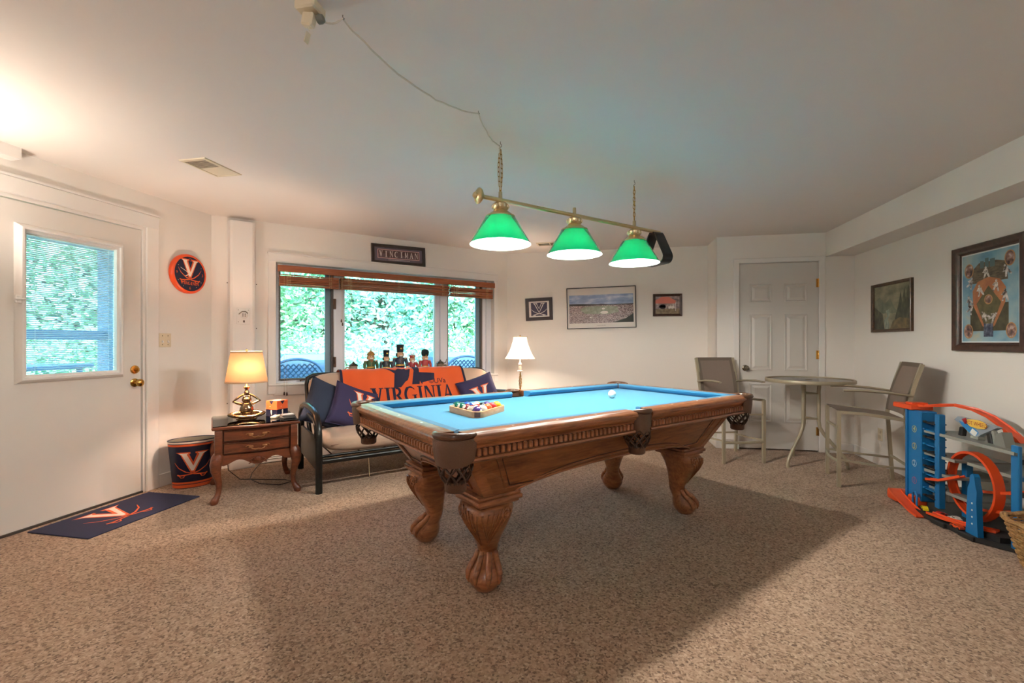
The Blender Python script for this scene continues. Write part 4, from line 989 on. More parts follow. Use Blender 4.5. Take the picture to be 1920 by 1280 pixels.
# ================================================================ window sill figures
SZ = .7665; UP = .03
skin = mat('doll_skin', (226, 178, 140), .5); gold = mat('gold_paint', (204, 160, 70), .35, .6); redp = mat('red_paint', (168, 40, 46), .4); greenp = mat('green_paint', (66, 92, 50), .5); blackp = mat('black_paint', (26, 34, 40), .4); whitepaint = mat('white_paint', (232, 226, 214), .5); ochre = mat('ochre_paint', (178, 122, 62), .5)
def nutcracker(label, s_, h, coat, trous, hat, hatm, beard, hair, extra=None):
    t = thing('nutcracker', label, 'nutcracker', WW(s_, -.012, SZ), R(45), 'nutcracker dolls on the window sill'); k = (h+UP)/.30
    def P(mb, n, m): o = mb.build(n, m, t, 50); o.scale = (k*1.4, k*1.2, k); return o
    mb = MB(); mb.box((0, 0, .008), (.07, .055, .016), bev=.002); P(mb, 'stand', blackp)
    for sx in (-1, 1):
        mb = MB(); mb.lathe([(.014, .016), (.015, .03), (.011, .04), (.013, .085), (.017, .1)], 12, (sx*.016, 0, 0)); P(mb, 'leg', trous)
        mb = MB(); mb.tube([(sx*.034, 0, .168), (sx*.042, -.002, .14), (sx*.044, -.006, .112), (sx*.04, -.012, .1)], [.0125, .0115, .01, .009], 8); am = P(mb, 'arm', coat)
        mb = MB(); mb.sphere((sx*.04, -.014, .096), .0095, 8).sphere((sx*.036, 0, .174), (.014, .013, .006), 8); o = mb.build('hand', skin, am, 60)
    mb = MB(); mb.lathe([(.026, .095), (.03, .1), (.027, .125), (.031, .165), (.026, .178), (.014, .182)], 16, sy=.85); P(mb, 'torso', coat)
    mb = MB(); mb.lathe([(.0305, .108), (.031, .118), (.0295, .12)], 16, sy=.87); P(mb, 'belt', gold)
    mb = MB(); mb.lathe([(.012, .178), (.021, .184), (.0225, .205), (.0215, .224), (.01, .23)], 14); P(mb, 'head', skin)
    mb = MB(); mb.box((0, -.0215, .196), (.02, .004, .012), bev=.001); P(mb, 'mouth', whitepaint)
    mb = MB(); mb.sphere((0, -.023, .21), .004, 6); P(mb, 'nose', skin)
    for sx in (-1, 1):
        mb = MB(); mb.sphere((sx*.008, -.0205, .216), .003, 6); P(mb, 'eye', blackp)
        mb = MB(); mb.sphere((sx*.021, .004, .205), (.006, .012, .018), 8); P(mb, 'hair', hair)
    if beard: mb = MB(); mb.prism([(-.014, -.0215, .192), (.014, -.0215, .192), (.009, -.026, .17), (0, -.027, .16), (-.009, -.026, .17)], (0, .006, 0)); P(mb, 'beard', beard)
    mb = MB()
    if hat == 'shako': mb.lathe([(.021, .226), (.0215, .24), (.024, .292), (.025, .295), (0, .3)], 16)
    elif hat == 'bearskin': mb.lathe([(.022, .222), (.029, .24), (.031, .265), (.027, .286), (.016, .297), (0, .3)], 16)
    elif hat == 'cap': mb.lathe([(.026, .226), (.027, .236), (.022, .252), (.012, .262), (.004, .27), (.003, .29), (0, .3)], 16)
    else:
        mb.lathe([(.021, .225), (.0225, .235), (.0215, .25)], 16)
        for j in range(7): a = R(-60+20*j); mb.tube([(.02*math.sin(a), .004, .24), (.042*math.sin(a), .008, .24+.05*math.cos(a))], [.005, .002], 5)
    P(mb, 'hat', hatm)
    mb = MB(); mb.box((0, -.0255, .26 if hat == 'shako' else .236), (.012, .004, .014), bev=.001); P(mb, 'badge', gold)
    for z in (.13, .145, .16): mb = MB(); mb.sphere((0, -.0265, z), .003, 6); P(mb, 'button', gold)
    if extra: mb = MB(); extra(mb); P(mb, 'held_staff', ochre)
    return t
nutcracker('olive and ochre nutcracker doll, leftmost of the row on the sill', 1.452, .312, greenp, mat('olive_paint', (128, 120, 66), .5), 'cap', ochre, mat('brown_beard', (150, 100, 60), .8), ochre)
nutcracker('black coated nutcracker with flat topped hat, second from the left on sill', 1.623, .29, blackp, whitepaint, 'shako', blackp, None, blackp)
nutcracker('tallest nutcracker, navy coat and high black hat, middle of the row', 1.782, .352, mat('navy_coat', (30, 46, 70), .4), redp, 'shako', blackp, blackp, blackp)
nutcracker('dark red nutcracker with feathered headdress holding a thin staff', 1.927, .266, redp, mat('plum_paint', (120, 44, 74), .5), 'feather', redp, whitepaint, blackp, lambda mb: mb.tube([(.052, -.01, .02), (.056, -.01, .25)], .003, 6))
nutcracker('red coated guard nutcracker with tall black bearskin hat, rightmost of row', 2.084, .293, redp, blackp, 'bearskin', mat('bearskin', (24, 42, 40), .95, bump=.8, bscale=300), None, whitepaint)
def stein(label, s_, side, m):
    t = thing('beer_stein', label, 'stein', WW(s_, -.012, SZ), R(45), 'lidded steins on the window sill'); t.scale = (1.2, 1.2, 1.22)
    mb = MB(); mb.lathe([(0, 0), (.042, 0), (.044, .008), (.04, .014), (.038, .07), (.036, .115), (.038, .12), (.034, .12), (.033, .02)], 20); mb.build('body', m, t, 40)
    mb = MB(); mb.lathe([(.0395, .121), (.04, .126), (.03, .138), (.012, .146), (.006, .158), (0, .162)], 18); mb.build('lid', chrome, t, 40)
    mb = MB(); mb.tube([(side*.036, 0, .105), (side*.062, 0, .108), (side*.072, 0, .08), (side*.066, 0, .04), (side*.038, 0, .025)], .0075, 8); mb.build('handle', m, t, 60)
    mb = MB(); mb.tube([(side*.036, 0, .126), (side*.058, 0, .13), (side*.072, 0, .165)], .004, 6); mb.build('thumb_lever', chrome, t, 60)
    mb = MB(); mb.lathe([(.0395, .03), (.0385, .09)], 20); mb.build('painted_band', mat('stein_band', (150, 128, 100), .5, var=.35, vscale=60), t, 60)
stein('grey stoneware stein with handle to the left, left end of the sill row', 1.265, -1, mat('stoneware', (176, 160, 140), .45))
stein('brown stoneware stein with handle to the right, right end of sill row', 2.278, 1, mat('stoneware_brown', (140, 118, 98), .45))
t = thing('toy_cannon', 'tiny black cannon between two nutcrackers on the sill', 'toy cannon', WW(1.70, -.02, SZ), R(45))
mb = MB(); mb.tube([(-.032, 0, .11), (.03, 0, .093)], [.01, .014], 10); mb.build('barrel', blackp, t, 60)
for sy in (-1, 1):
    mb = MB(); mb.lathe([(.02, -.003), (.022, 0), (.02, .003)], 14, (.01, sy*.018, .082), Rx(R(90))); mb.build('wheel', redp, t, 50)
mb = MB(); mb.box((0, 0, .033), (.06, .034, .066), bev=.003).box((.005, 0, .075), (.03, .02, .02)); mb.build('carriage', redp, t)

# ================================================================ corner lamp on a small table
LX, LY = -.93, 5.13
t = thing('corner_table', 'small round dark side table in the far corner behind pool table', 'side table', (LX, LY, 0))
mb = MB(); mb.lathe([(0, .565), (.2, .565), (.21, .572), (.21, .585), (.2, .59), (0, .59)], 28); mb.build('table_top', cherry, t, 40)
mb = MB(); mb.lathe([(.02, .565), (.03, .5), (.018, .4), (.03, .25), (.04, .18), (.03, .13)], 16); mb.build('column', cherry, t, 60)
for k in range(3):
    a = R(90+120*k); mb = MB(); mb.tube([(0, 0, .2), (.08*math.cos(a), .08*math.sin(a), .13), (.17*math.cos(a), .17*math.sin(a), .03), (.2*math.cos(a), .2*math.sin(a), .014)], [.02, .018, .014, .014], 8); mb.build('leg', cherry, t, 60)
t = thing('bell_lamp', 'lit lamp with twisted brass stem and white bell shade in the corner', 'lamp', (LX, LY, .59), 0)
mb = MB(); mb.lathe([(0, 0), (.062, 0), (.064, .008), (.04, .016), (.02, .024), (.012, .034)], 24); mb.build('foot', brass, t, 50)
for k in range(3):
    pts = [(.014*math.sin(PI*(i/18)*1.0+.15)*math.cos(i*.62+2*PI*k/3)+.003, .014*math.sin(PI*i/18+.15)*math.sin(i*.62+2*PI*k/3), .03+.21*i/18) for i in range(19)]
    mb = MB(); mb.tube(pts, .0055, 7); mb.build('twisted_rod', mat('gold_leaf', (196, 152, 92), .3, .9), t, 60)
mb = MB(); mb.lathe([(.012, .235), (.03, .243), (.032, .248), (.012, .256), (.017, .275), (.017, .295), (.01, .305), (.02, .315), (.02, .33), (.012, .34), (.006, .35), (.006, .43)], 18); mb.build('socket_column', cream, t, 50)
bellm = shade_mat('bell_fabric', (250, 236, 216), (255, 232, 200), .35)
prof = [(.176, .39), (.15, .425), (.125, .47), (.1, .53), (.083, .59), (.076, .64)]
mb = MB(); n = 8; K = 48
rings = []
for r_, z_ in prof: rings.append([((r_*(1-.035*math.sin(4*2*PI*k/K)**2)+.0)*math.cos(2*PI*k/K), r_*(1-.035*math.sin(4*2*PI*k/K)**2)*math.sin(2*PI*k/K), z_) for k in range(K)])
mb.loft(rings, False); sh_ = mb.build('bell_shade', bellm, t, 60)
for k in range(8):
    a = 2*PI*k/8; mb = MB(); mb.tube([((r_+.001)*math.cos(a), (r_+.001)*math.sin(a), z_) for r_, z_ in prof], .0022, 5); mb.build('shade_rib', mat('rib_trim', (214, 190, 160), .7), sh_, 60)
mb = MB(); mb.tube([(.0765*math.cos(2*PI*k/24), .0765*math.sin(2*PI*k/24), .64) for k in range(24)], .003, 5, closed=True); mb.tube([(-.076, 0, .64), (.076, 0, .64)], .002, 5).lathe([(.005, .64), (.008, .655), (0, .665)], 8); mb.build('finial', brass, t, 60)
mb = MB(); mb.sphere((0, 0, .48), .028, 14); mb.build('bulb', bulbm, t, 180)
bulb_light(t, (.0, 0, .48), 18, (1, .79, .64), .04)

# ================================================================ pictures
frm_dark = wood('frame_walnut', (44, 26, 20), (84, 54, 42), .35, (8, 8, 8))
frm_char = mat('frame_charcoal', (58, 48, 50), .4)
paper = mat('print_paper', (234, 226, 218), .6, var=.01)
def picture(label, loc, rz, w, h, prof, fm, tilt=0, name='framed_picture', group=None):
    t = thing(name, label, 'picture', loc, rz, group); t.rotation_euler = (Rz(rz) @ Ry(-tilt)).to_euler()
    mb = MB(); frame(mb, w, h, prof, lambda x, y, k: (x, -k, y)); mb.build('frame', fm, t, 30)
    d = prof[-1][0]
    mb = MB(); mb.span((-w/2+d-.002, -.006, -h/2+d-.002), (w/2-d+.002, -.001, h/2-d+.002)); mb.build('backing', paper, t)
    return t
def on_pic(dy): return lambda x, y: Vector((x, -dy, y))
def noise_print(name, stops, scale=8, stretch=(1, 1, 1), detail=6, vor=False):
    m = bpy.data.materials.new(name); m.use_nodes = True; nt = m.node_tree; N = nt.nodes; L = nt.links; b = N['Principled BSDF']
    tc = N.new('ShaderNodeTexCoord'); mp = N.new('ShaderNodeMapping'); mp.inputs['Scale'].default_value = stretch
    nz = N.new('ShaderNodeTexVoronoi' if vor else 'ShaderNodeTexNoise'); nz.inputs['Scale'].default_value = scale
    cr = N.new('ShaderNodeValToRGB'); e = cr.color_ramp.elements
    e[0].position, e[0].color = stops[0][0], sr(*stops[0][1]); e[1].position, e[1].color = stops[-1][0], sr(*stops[-1][1])
    for p, c in stops[1:-1]: x = e.new(p); x.color = sr(*c)
    L.new(tc.outputs['Object'], mp.inputs[0]); L.new(mp.outputs[0], nz.inputs['Vector'])
    if vor:
        sp = N.new('ShaderNodeSeparateColor'); L.new(nz.outputs['Color'], sp.inputs[0]); L.new(sp.outputs[0], cr.inputs[0])
    else: nz.inputs['Detail'].default_value = detail; L.new(nz.outputs['Fac'], cr.inputs[0])
    L.new(cr.outputs[0], b.inputs['Base Color']); b.inputs['Roughness'].default_value = .35; return m
yb = YB-.001
kz = lambda z: 1.165+(z-1.165)*YB/5.83
# emblem picture
t = picture('small dark framed emblem, a white V over crossed sabres on navy', (-.797, yb, kz(1.6)), 0, .35, .29, [(0, 0), (0, .02), (.006, .026), (.03, .02), (.042, .016), (.044, .008)], frm_char, R(2))
decal('printed_field', [rect(-.105, -.085, .105, .085)], on_pic(.0065), mat('plum_navy', (52, 44, 70), .6), t)
decal('printed_letter', strip([(-.062, .076), (0, -.045), (.062, .076)], .011)+strip([(-.034, .076), (0, .004), (.034, .076)], .008)+[rect(-.078, .07, -.022, .077), rect(.022, .07, .078, .077)], on_pic(.0072), paper, t)
for sg in (1, -1): decal('printed_sabre', strip([(sg*-.102, .0), (sg*-.07, -.03), (sg*-.02, -.055), (sg*.07, -.074)], [.003, .007, .008, .008])+strip([(sg*.04, -.068), (sg*.05, -.08), (sg*.085, -.076)], .006), on_pic(.0074+.0002*sg), paper, t)
# stadium panorama
t = picture('wide framed stadium photograph with white border on the far wall', (-.014*.99, yb, kz(1.607)), 0, .853, .52, [(0, 0), (0, .018), (.003, .02), (.009, .02), (.01, .008)], mat('frame_black', (40, 34, 34), .35), R(1.2))
W1, z0, z1 = .395, -.19, .165
mid = .035
decal('sky_print', [rect(-W1, mid, W1, z1)], on_pic(.0065), noise_print('print_sky', [(.3, (120, 140, 184)), (.5, (150, 168, 204)), (.68, (214, 220, 232))], 5, (1.2, 1, 4)), t)
decal('crowd_print', [rect(-W1, z0, W1, mid)], on_pic(.0065), noise_print('print_crowd', [(0, (56, 40, 48)), (.45, (140, 112, 110)), (.8, (186, 166, 160)), (1, (230, 216, 210))], 150, (1, 1, 1.3), vor=True), t)
decal('field_print', [[(-.26, -.02), (-.2, .02), (.1, .024), (.2, .01), (.22, -.06), (.08, -.085), (-.2, -.07)]], on_pic(.007), noise_print('print_field', [(.3, (120, 128, 104)), (.55, (150, 152, 130)), (.7, (176, 170, 152))], 26), t)
decal('treeline_print', [[(-W1, .03), (W1, .03), (W1, .042), (.1, .04), (.0, .05), (-.03, .046), (-.15, .05), (-.25, .038), (-W1, .056)]], on_pic(.0072), mat('print_trees', (74, 66, 66), .6), t)
decal('shadow_print', [[(.14, z0), (W1, z0), (W1, -.08), (.3, -.14)]], on_pic(.0072), mat('print_dark', (56, 62, 56), .6), t)
decal('goal_print', [oval(.03, -.012, .02, .012), oval(.04, -.06, .05, .018), oval(-.13, -.12, .012, .009)], on_pic(.0076), paper, t)
decal('caption', [rect(-.05+.012*i, -.222, -.042+.012*i, -.218) for i in range(9)], on_pic(.0066), frm_char, t)
# canopy snapshot
t = picture('small brown framed snapshot of a red canopy tent', (.783, yb, kz(1.627)), 0, .34, .272, [(0, 0), (0, .018), (.006, .024), (.02, .018), (.028, .014), (.03, .007)], frm_dark)
w_, h_ = .141, .107
decal('ground_print', [rect(-w_, -h_, w_, -.045)], on_pic(.0065), noise_print('print_grass', [(.3, (112, 96, 74)), (.7, (164, 146, 116))], 30), t)
decal('scene_print', [rect(-w_, -.045, w_, h_)], on_pic(.0065), noise_print('print_scene', [(.3, (96, 84, 84)), (.55, (168, 150, 146)), (.75, (206, 196, 192))], 22), t)
decal('canopy_print', [[(-w_, .02), (.09, .018), (.1, .05), (.02, .098), (-.06, .104), (-w_, .06)]], on_pic(.007), mat('print_red', (220, 128, 110), .6), t)
decal('vehicle_print', [oval(-.055, -.02, .035, .03), rect(-.1, -.03, -.02, -.005)], on_pic(.0072), mat('print_dark2', (54, 46, 50), .6), t)
decal('people_print', [oval(.02+.018*i, -.03+.006*(i % 2), .009, .02, 10) for i in range(4)] + [rect(.092, -.075, .098, .03)], on_pic(.0074), paper, t)
# name sign over the window
t = picture('long dark framed name sign above the window', WW(1.762, .001, 2.149), R(45), .625, .218, [(0, 0), (0, .018), (.006, .022), (.026, .018), (.034, .014), (.036, .007)], mat('frame_espresso', (52, 42, 38), .4), R(1.5), 'name_sign')
sg_ = mat('sign_grey', (108, 96, 108), .6)
decal('mat_board', [rect(-.276, -.073, .276, .073)], on_pic(.0065), sg_, t)
decal('pink_border', [rect(-.243, -.045, .243, .055)], on_pic(.007), mat('sign_pink', (222, 178, 172), .6), t)
decal('photo_strip', [rect(-.235, -.038, .235, .048)], on_pic(.0075), noise_print('sign_tiles', [(.2, (84, 58, 54)), (.5, (112, 92, 96)), (.9, (96, 70, 66))], 16, vor=True), t)
xs = [-.235+.47*(i+.5)/8 for i in range(8)]
lets = []
for ch, x in zip('VINCIMAN', xs): w0, ps = GL[ch]; lets += xf(ps, .044/w0 if w0 > .6 else .05, .066, x-(.022 if w0 > .6 else .0125), -.028)
decal('photo_letters', lets, on_pic(.008), mat('sign_white', (226, 214, 206), .6), t)
decal('caption', [rect(-.12+.0125*i, -.062, -.112+.0125*i, -.055) for i in range(20)], on_pic(.007), MT['sign_white'], t)
# landscape painting
t = picture('dark framed mountain stream landscape painting on the right wall', (XR-.001, 4.705, 1.491), -PI/2, .576, .456, [(0, 0), (0, .022), (.004, .026), (.016, .022), (.02, .016), (.026, .016), (.028, .006)], wood('frame_bronze', (46, 30, 22), (104, 74, 46), .4, (9, 9, 9)), 0, 'landscape_painting')
w_, h_ = .262, .202
decal('sky_paint', [rect(-w_, -h_, w_, h_)], on_pic(.0065), noise_print('paint_sky', [(.3, (92, 98, 82)), (.5, (138, 136, 112)), (.7, (176, 160, 132))], 7, (1, 1, 1.6)), t)
fol = noise_print('paint_forest', [(.3, (40, 44, 36)), (.55, (78, 80, 62)), (.75, (112, 106, 78))], 14, (1.4, 1, .8))
decal('mountain_paint', [[(-w_, -.05), (-w_, .06), (-.18, .1), (-.1, .03), (-.02, .08), (.05, -.02), (.12, -.06)], ], on_pic(.007), noise_print('paint_peak', [(.3, (84, 94, 82)), (.7, (136, 140, 116))], 12), t)
decal('forest_paint', [[(-w_, -h_), (-w_, .02), (-.2, -.02), (-.13, -.06), (-.1, -h_)], [(.02, -h_), (.06, -.08), (.1, .02), (.13, .13), (.15, .03), (.18, .16), (.2, .05), (.23, .18), (w_, .1), (w_, -h_)]], on_pic(.0075), fol, t)
decal('stream_paint', [[(-.09, -h_), (-.11, -.12), (-.06, -.08), (-.08, -.03), (-.03, -.02), (-.02, -.07), (-.05, -.11), (-.03, -.15), (-.04, -h_)]], on_pic(.008), noise_print('paint_water', [(.3, (104, 122, 112)), (.7, (172, 178, 160))], 20, (3, 1, 1)), t)
decal('bank_paint', [[(-.02, -h_), (.02, -.13), (.12, -.1), (w_, -.12), (w_, -h_)]], on_pic(.0078), noise_print('paint_bank', [(.3, (72, 66, 46)), (.7, (140, 120, 78))], 18), t)
# baseball poster
t = picture('large brown framed baseball field collage poster on the right wall', (XR-.001, 3.652, 1.48), -PI/2, .59, .75, [(0, 0), (0, .03), (.006, .036), (.03, .03), (.045, .022), (.05, .014), (.058, .012), (.06, .006)], frm_dark, 0, 'collage_poster')
w_, h_ = .232, .312
decal('edge_print', [rect(-w_, -h_, w_, h_)], on_pic(.0062), mat('poster_edge', (214, 226, 228), .5), t)
w_ -= .006; h_ -= .006
decal('sky_print', [rect(-w_, -h_, w_, h_)], on_pic(.0066), noise_print('poster_sky', [(.3, (84, 130, 164)), (.46, (128, 168, 186)), (.6, (160, 184, 188)), (.72, (206, 184, 130))], 5), t)
decal('stand_print', [[(-.15, .1), (.15, .1), (.14, .22), (.06, .24), (-.08, .24), (-.13, .2)]], on_pic(.007), noise_print('poster_stand', [(.3, (70, 60, 52)), (.7, (120, 106, 84))], 30, (1, 1, 3)), t)
decal('towers_print', [rect(-.07, .2, -.04, .25), rect(-.03, .2, 0, .265), rect(.01, .2, .05, .255)], on_pic(.0072), mat('poster_tower', (96, 116, 116), .6), t)
decal('turf_print', [rect(-.155, -.235, .155, -.05)], on_pic(.007), noise_print('poster_turf', [(.3, (62, 58, 42)), (.7, (96, 88, 62))], 20), t)
decal('infield_print', [[(0, -.235), (-.05, -.2), (-.13, -.05), (-.135, .05), (-.09, .11), (0, .135), (.09, .11), (.135, .05), (.13, -.05), (.05, -.2)]], on_pic(.0074), noise_print('poster_clay', [(.3, (164, 100, 68)), (.7, (196, 130, 84))], 16), t)
decal('diamond_print', [[(0, .075), (-.1, -.045), (-.04, -.185), (.04, -.185), (.1, -.045)]], on_pic(.0078), MT_turf if False else noise_print('poster_grass', [(.3, (84, 80, 54)), (.7, (112, 104, 72))], 24), t)
figm = noise_print('poster_figure', [(.35, (70, 62, 60)), (.5, (190, 182, 176)), (.65, (226, 220, 214))], 40)
fig_ = []
for x, y, a in ((-.02, .17, .1), (.14, .16, .4), (-.15, .11, -.5), (-.07, .05, .2), (.06, .07, -.1), (.13, .0, .0), (-.16, -.02, .3), (-.15, -.07, -.5), (-.03, -.13, .8), (.04, -.14, -.8)):
    fig_ += xf([oval(0, .03, .009, .01, 10), [(-.014, .02), (.014, .02), (.018, -.005), (.03, -.04), (.018, -.042), (.002, -.012), (-.014, -.042), (-.026, -.04), (-.012, -.005), (-.028, .006), (-.03, .0)]], 1, 1, x, y, a)
for p_ in range(0, len(fig_), 2): decal('player_print', fig_[p_:p_+2], on_pic(.0084), figm, t)
for p_ in [oval(x, y, .04, .052, 24) for x, y in ((-.165, .195), (.165, .235), (-.17, -.235), (.175, -.235))]+[oval(0, -.02, .034, .034, 24)]: decal('medallion_ring', [p_], on_pic(.0082), mat('poster_ring', (186, 140, 92), .5), t)
medm = noise_print('poster_medal', [(.35, (58, 48, 52)), (.55, (150, 110, 96)), (.7, (206, 190, 180))], 34)
for p_ in [oval(x, y, .033, .045, 24) for x, y in ((-.165, .195), (.165, .235), (-.17, -.235), (.175, -.235))]+[oval(0, -.02, .027, .027, 24)]: decal('medallion', [p_], on_pic(.0086), medm, t)
decal('inset_print', [rect(-.038, -.275, .038, -.185)], on_pic(.0086), noise_print('poster_inset', [(.35, (36, 42, 66)), (.6, (96, 104, 124)), (.75, (190, 186, 184))], 46), t)

# ================================================================ bar stools and bistro table
alu = mat('taupe_metal', (172, 160, 136), .4, .3, var=.03)
sling = mat('sling_fabric', (138, 120, 108), .8, bump=.7, bscale=420, var=.18, vscale=220)
def bar_stool(label, loc, rz):
    t = thing('bar_stool', label, 'bar stool', loc, rz, 'taupe patio bar stools'); w = .205
    for sx in (-1, 1):
        mb = MB(); mb.tube([(sx*w, -.225, 0), (sx*w, -.225, .61)], .0185, 4, up=(1, 1, 0)); mb.build('front_leg', alu, t, 20)
        mb = MB(); mb.tube([(sx*w, .235, 0), (sx*w, .215, .35), (sx*w, .2, .58), (sx*w, .215, .68), (sx*w, .255, .85), (sx*w, .30, 1.0)], .0175, 4, up=(1, 1, 0)); mb.build('back_leg', alu, t, 20)
        mb = MB(); mb.tube([(sx*w, -.225, .605), (sx*w, -.05, .598), (sx*w, .2, .565)], .016, 4, up=(1, 0, 1)); mb.build('seat_rail', alu, t, 20)
        mb = MB(); mb.tube([(sx*(w+.005), .235, .755), (sx*(w+.018), .08, .775), (sx*(w+.02), -.08, .785), (sx*(w+.018), -.2, .78)], [.018, .02, .02, .016], 8, flat=.55); mb.build('arm_rest', alu, t, 50)
        mb = MB(); mb.tube([(sx*w, -.225, .22), (sx*w, .0, .2), (sx*w, .222, .19)], .011, 4, up=(1, 0, 1)); mb.build('side_rung', alu, t, 20)
    mb = MB(); mb.tube([(-w, -.225, .205), (-w*.5, -.245, .205), (0, -.252, .205), (w*.5, -.245, .205), (w, -.225, .205)], .013, 6); mb.build('foot_rest', alu, t, 50)
    mb = MB(); mb.tube([(-w, -.225, .47), (w, -.225, .47)], .011, 4, up=(0, 1, 1)); mb.build('front_rung', alu, t, 20)
    mb = MB(); mb.tube([(-w, .222, .21), (w, .222, .21)], .011, 4, up=(0, 1, 1)); mb.build('back_rung', alu, t, 20)
    def seat(u, v):
        x = (u*2-1)*w; y = -.235+.43*v; z = .622-.045*v-.012*math.sin(PI*u)*math.sin(PI*v); return (x, y, z)
    mb = MB(); mb.surf(seat, 10, 10); mb.surf(lambda u, v: Vector(seat(u, v))-Vector((0, 0, .005)), 10, 10); mb.build('seat_sling', sling, t, 60)
    def back(u, v):
        x = (u*2-1)*(w-.004); z = .6+.405*v; y = .19+(.11*v**1.5)+.018*math.sin(PI*u); return (x, y, z)
    mb = MB(); mb.surf(back, 10, 10); mb.surf(lambda u, v: Vector(back(u, v))+Vector((0, .005, 0)), 10, 10); mb.build('back_sling', sling, t, 60)
    for sx in (-1, 1):
        mb = MB(); mb.surf(lambda u, v: Vector(back((.0+.09*u) if sx < 0 else (.91+.09*u), v))-Vector((0, .002, 0)), 2, 10); mb.build('sling_hem', mat('sling_hem', (112, 98, 84), .8), t, 60)
    mb = MB(); mb.surf(lambda u, v: Vector(back(u, .92+.08*v))-Vector((0, .0025, 0)), 10, 2); mb.build('sling_hem', MT['sling_hem'], t, 60)
    return t
bar_stool('taupe sling bar stool in front of the closet door, facing the room', (1.275, 4.915, 0), R(17))
bar_stool('taupe sling bar stool by the right wall, seen side on', (2.142, 4.238, 0), R(-103))
t = thing('bistro_table', 'round glass topped bar height patio table between two bar stools', 'table', (1.945, 4.80, 0))
mb = MB(); mb.lathe([(.352, .79), (.366, .786), (.37, .795), (.37, .812), (.364, .82), (.352, .818), (.352, .79)], 48); mb.build('rim', alu, t, 40)
mb = MB(); mb.lathe([(0, .806), (.355, .806), (.355, .812), (0, .812)], 48); mb.build('glass_top', tglass, t, 40)
mb = MB(); mb.lathe([(.028, .8125), (.03, .815), (.02, .816)], 20); mb.build('umbrella_ring', alu, t, 50)
for k in range(3):
    a = R(215+120*k); c, s_ = math.cos(a), math.sin(a)
    pts = [(r_*c, r_*s_, z_) for r_, z_ in ((.1, .792), (.085, .76), (.08, .7), (.08, .42), (.088, .36), (.12, .3), (.26, .12), (.29, .07), (.3, .04), (.3, 0))]
    mb = MB(); mb.tube(pts, .0155, 10); mb.build('leg', alu, t, 60)
    a2 = R(215+120*(k+1))
    for z_ in (.68, .44):
        mb = MB(); mb.tube([(.08*c, .08*s_, z_), (.08*math.cos(a2), .08*math.sin(a2), z_)], .012, 8, flat=.6); mb.build('brace', alu, t, 50)

# ================================================================ toy car garage
tg = thing('toy_garage', 'blue and orange toy car garage with loop track by the right wall', 'toy garage', (2.3, 3.4, 0))
TB = mat('toy_blue', (20, 110, 168), .35, var=.04); TO = mat('toy_orange', (232, 82, 34), .35, var=.04); TG = mat('toy_grey', (132, 132, 124), .45); TK = mat('toy_black', (40, 40, 40), .5)
def g(X, Y, Z): return (X-2.3, Y-3.4, Z)
def track(name, pts, w=.05, m=TO, lip=.012, up=(0, 0, 1), parent=None):
    """channel of width w with raised lips following pts"""
    pts = [Vector(p) for p in pts]; mb = MB(); rows = []
    for i, p in enumerate(pts):
        tdir = (pts[min(i+1, len(pts)-1)]-pts[max(i-1, 0)]).normalized(); u = Vector(up if not callable(up) else up(p)); sd = tdir.cross(u).normalized(); nn = sd.cross(tdir)
        rows.append([mb.v(p+sd*a+nn*b) for a, b in ((-w/2, lip), (-w/2+.005, lip), (-w/2+.007, .003), (w/2-.007, .003), (w/2-.005, lip), (w/2, lip), (w/2, -.003), (-w/2, -.003))])
    for a, b in zip(rows, rows[1:]):
        for k in range(8): mb.f([a[k], a[(k+1) % 8], b[(k+1) % 8], b[k]])
    mb.f(rows[0]); mb.f(rows[-1][::-1]); return mb.build(name, m, parent or tg, 40)
base_ = [(2.10, 3.74), (2.09, 3.46), (2.13, 3.10), (2.24, 2.98), (2.52, 2.98), (2.54, 3.74)]
mb = MB(); mb.prism([g(x, y, .004) for x, y in base_], (0, 0, .03)); mb.build('base_plate', TK, tg)
for p_ in (g(2.10, 3.34, .018), g(2.125, 3.15, .018)): mb = MB(); mb.box(p_, (.03, .10, .03), Rz(R(6)), bev=.004); mb.build('base_clip', TK, tg)
mb = MB(); mb.prism([g(2.15, 3.22, .034), g(2.2, 3.03, .034), g(2.36, 3.03, .034), g(2.3, 3.2, .034)], (0, 0, .03)); mb.build('ramp_block', TK, tg)
mb = MB(); mb.span(g(2.15, 3.59, .07), g(2.25, 3.75, .69), bev=.006).span(g(2.14, 3.715, .07), g(2.152, 3.735, .69)); mb.build('lift_tower', TB, tg)
mb = MB(); mb.span(g(2.17, 3.455, .07), g(2.21, 3.495, .69), bev=.004); mb.build('rack_column', TB, tg)
for k in range(11):
    mb = MB(); mb.box(g(2.2, 3.54, .12+.05*k), (.07, .11, .008), bev=.001).box(g(2.165, 3.575, .126+.05*k), (.02, .018, .012), bev=.003); mb.build('parking_ledge', TB if k % 2 else TK, tg)
for n_, zz, c_ in (('1', .20, (220, 80, 110)), ('2', .32, (240, 240, 240)), ('3', .44, (236, 196, 70)), ('4', .56, (236, 214, 110))):
    decal('number_ring', strip(arc(0, 0, .022, .022, 0, 360, 20), .003), lambda x, y, zz=zz: Vector(g(2.1492, 3.655-x, zz+y)), mat('toy_print_%s' % n_, c_, .5), tg)
    decal('printed_number', text_polys(n_, .045), lambda x, y, zz=zz: Vector(g(2.149, 3.655-x, zz+y)), MT['toy_print_%s' % n_], tg)
mb = MB(); mb.span(g(2.13, 3.66, .69), g(2.27, 3.86, .725), bev=.005).span(g(2.15, 3.68, .725), g(2.25, 3.75, .74), bev=.003); mb.build('launcher_box', TO, tg)
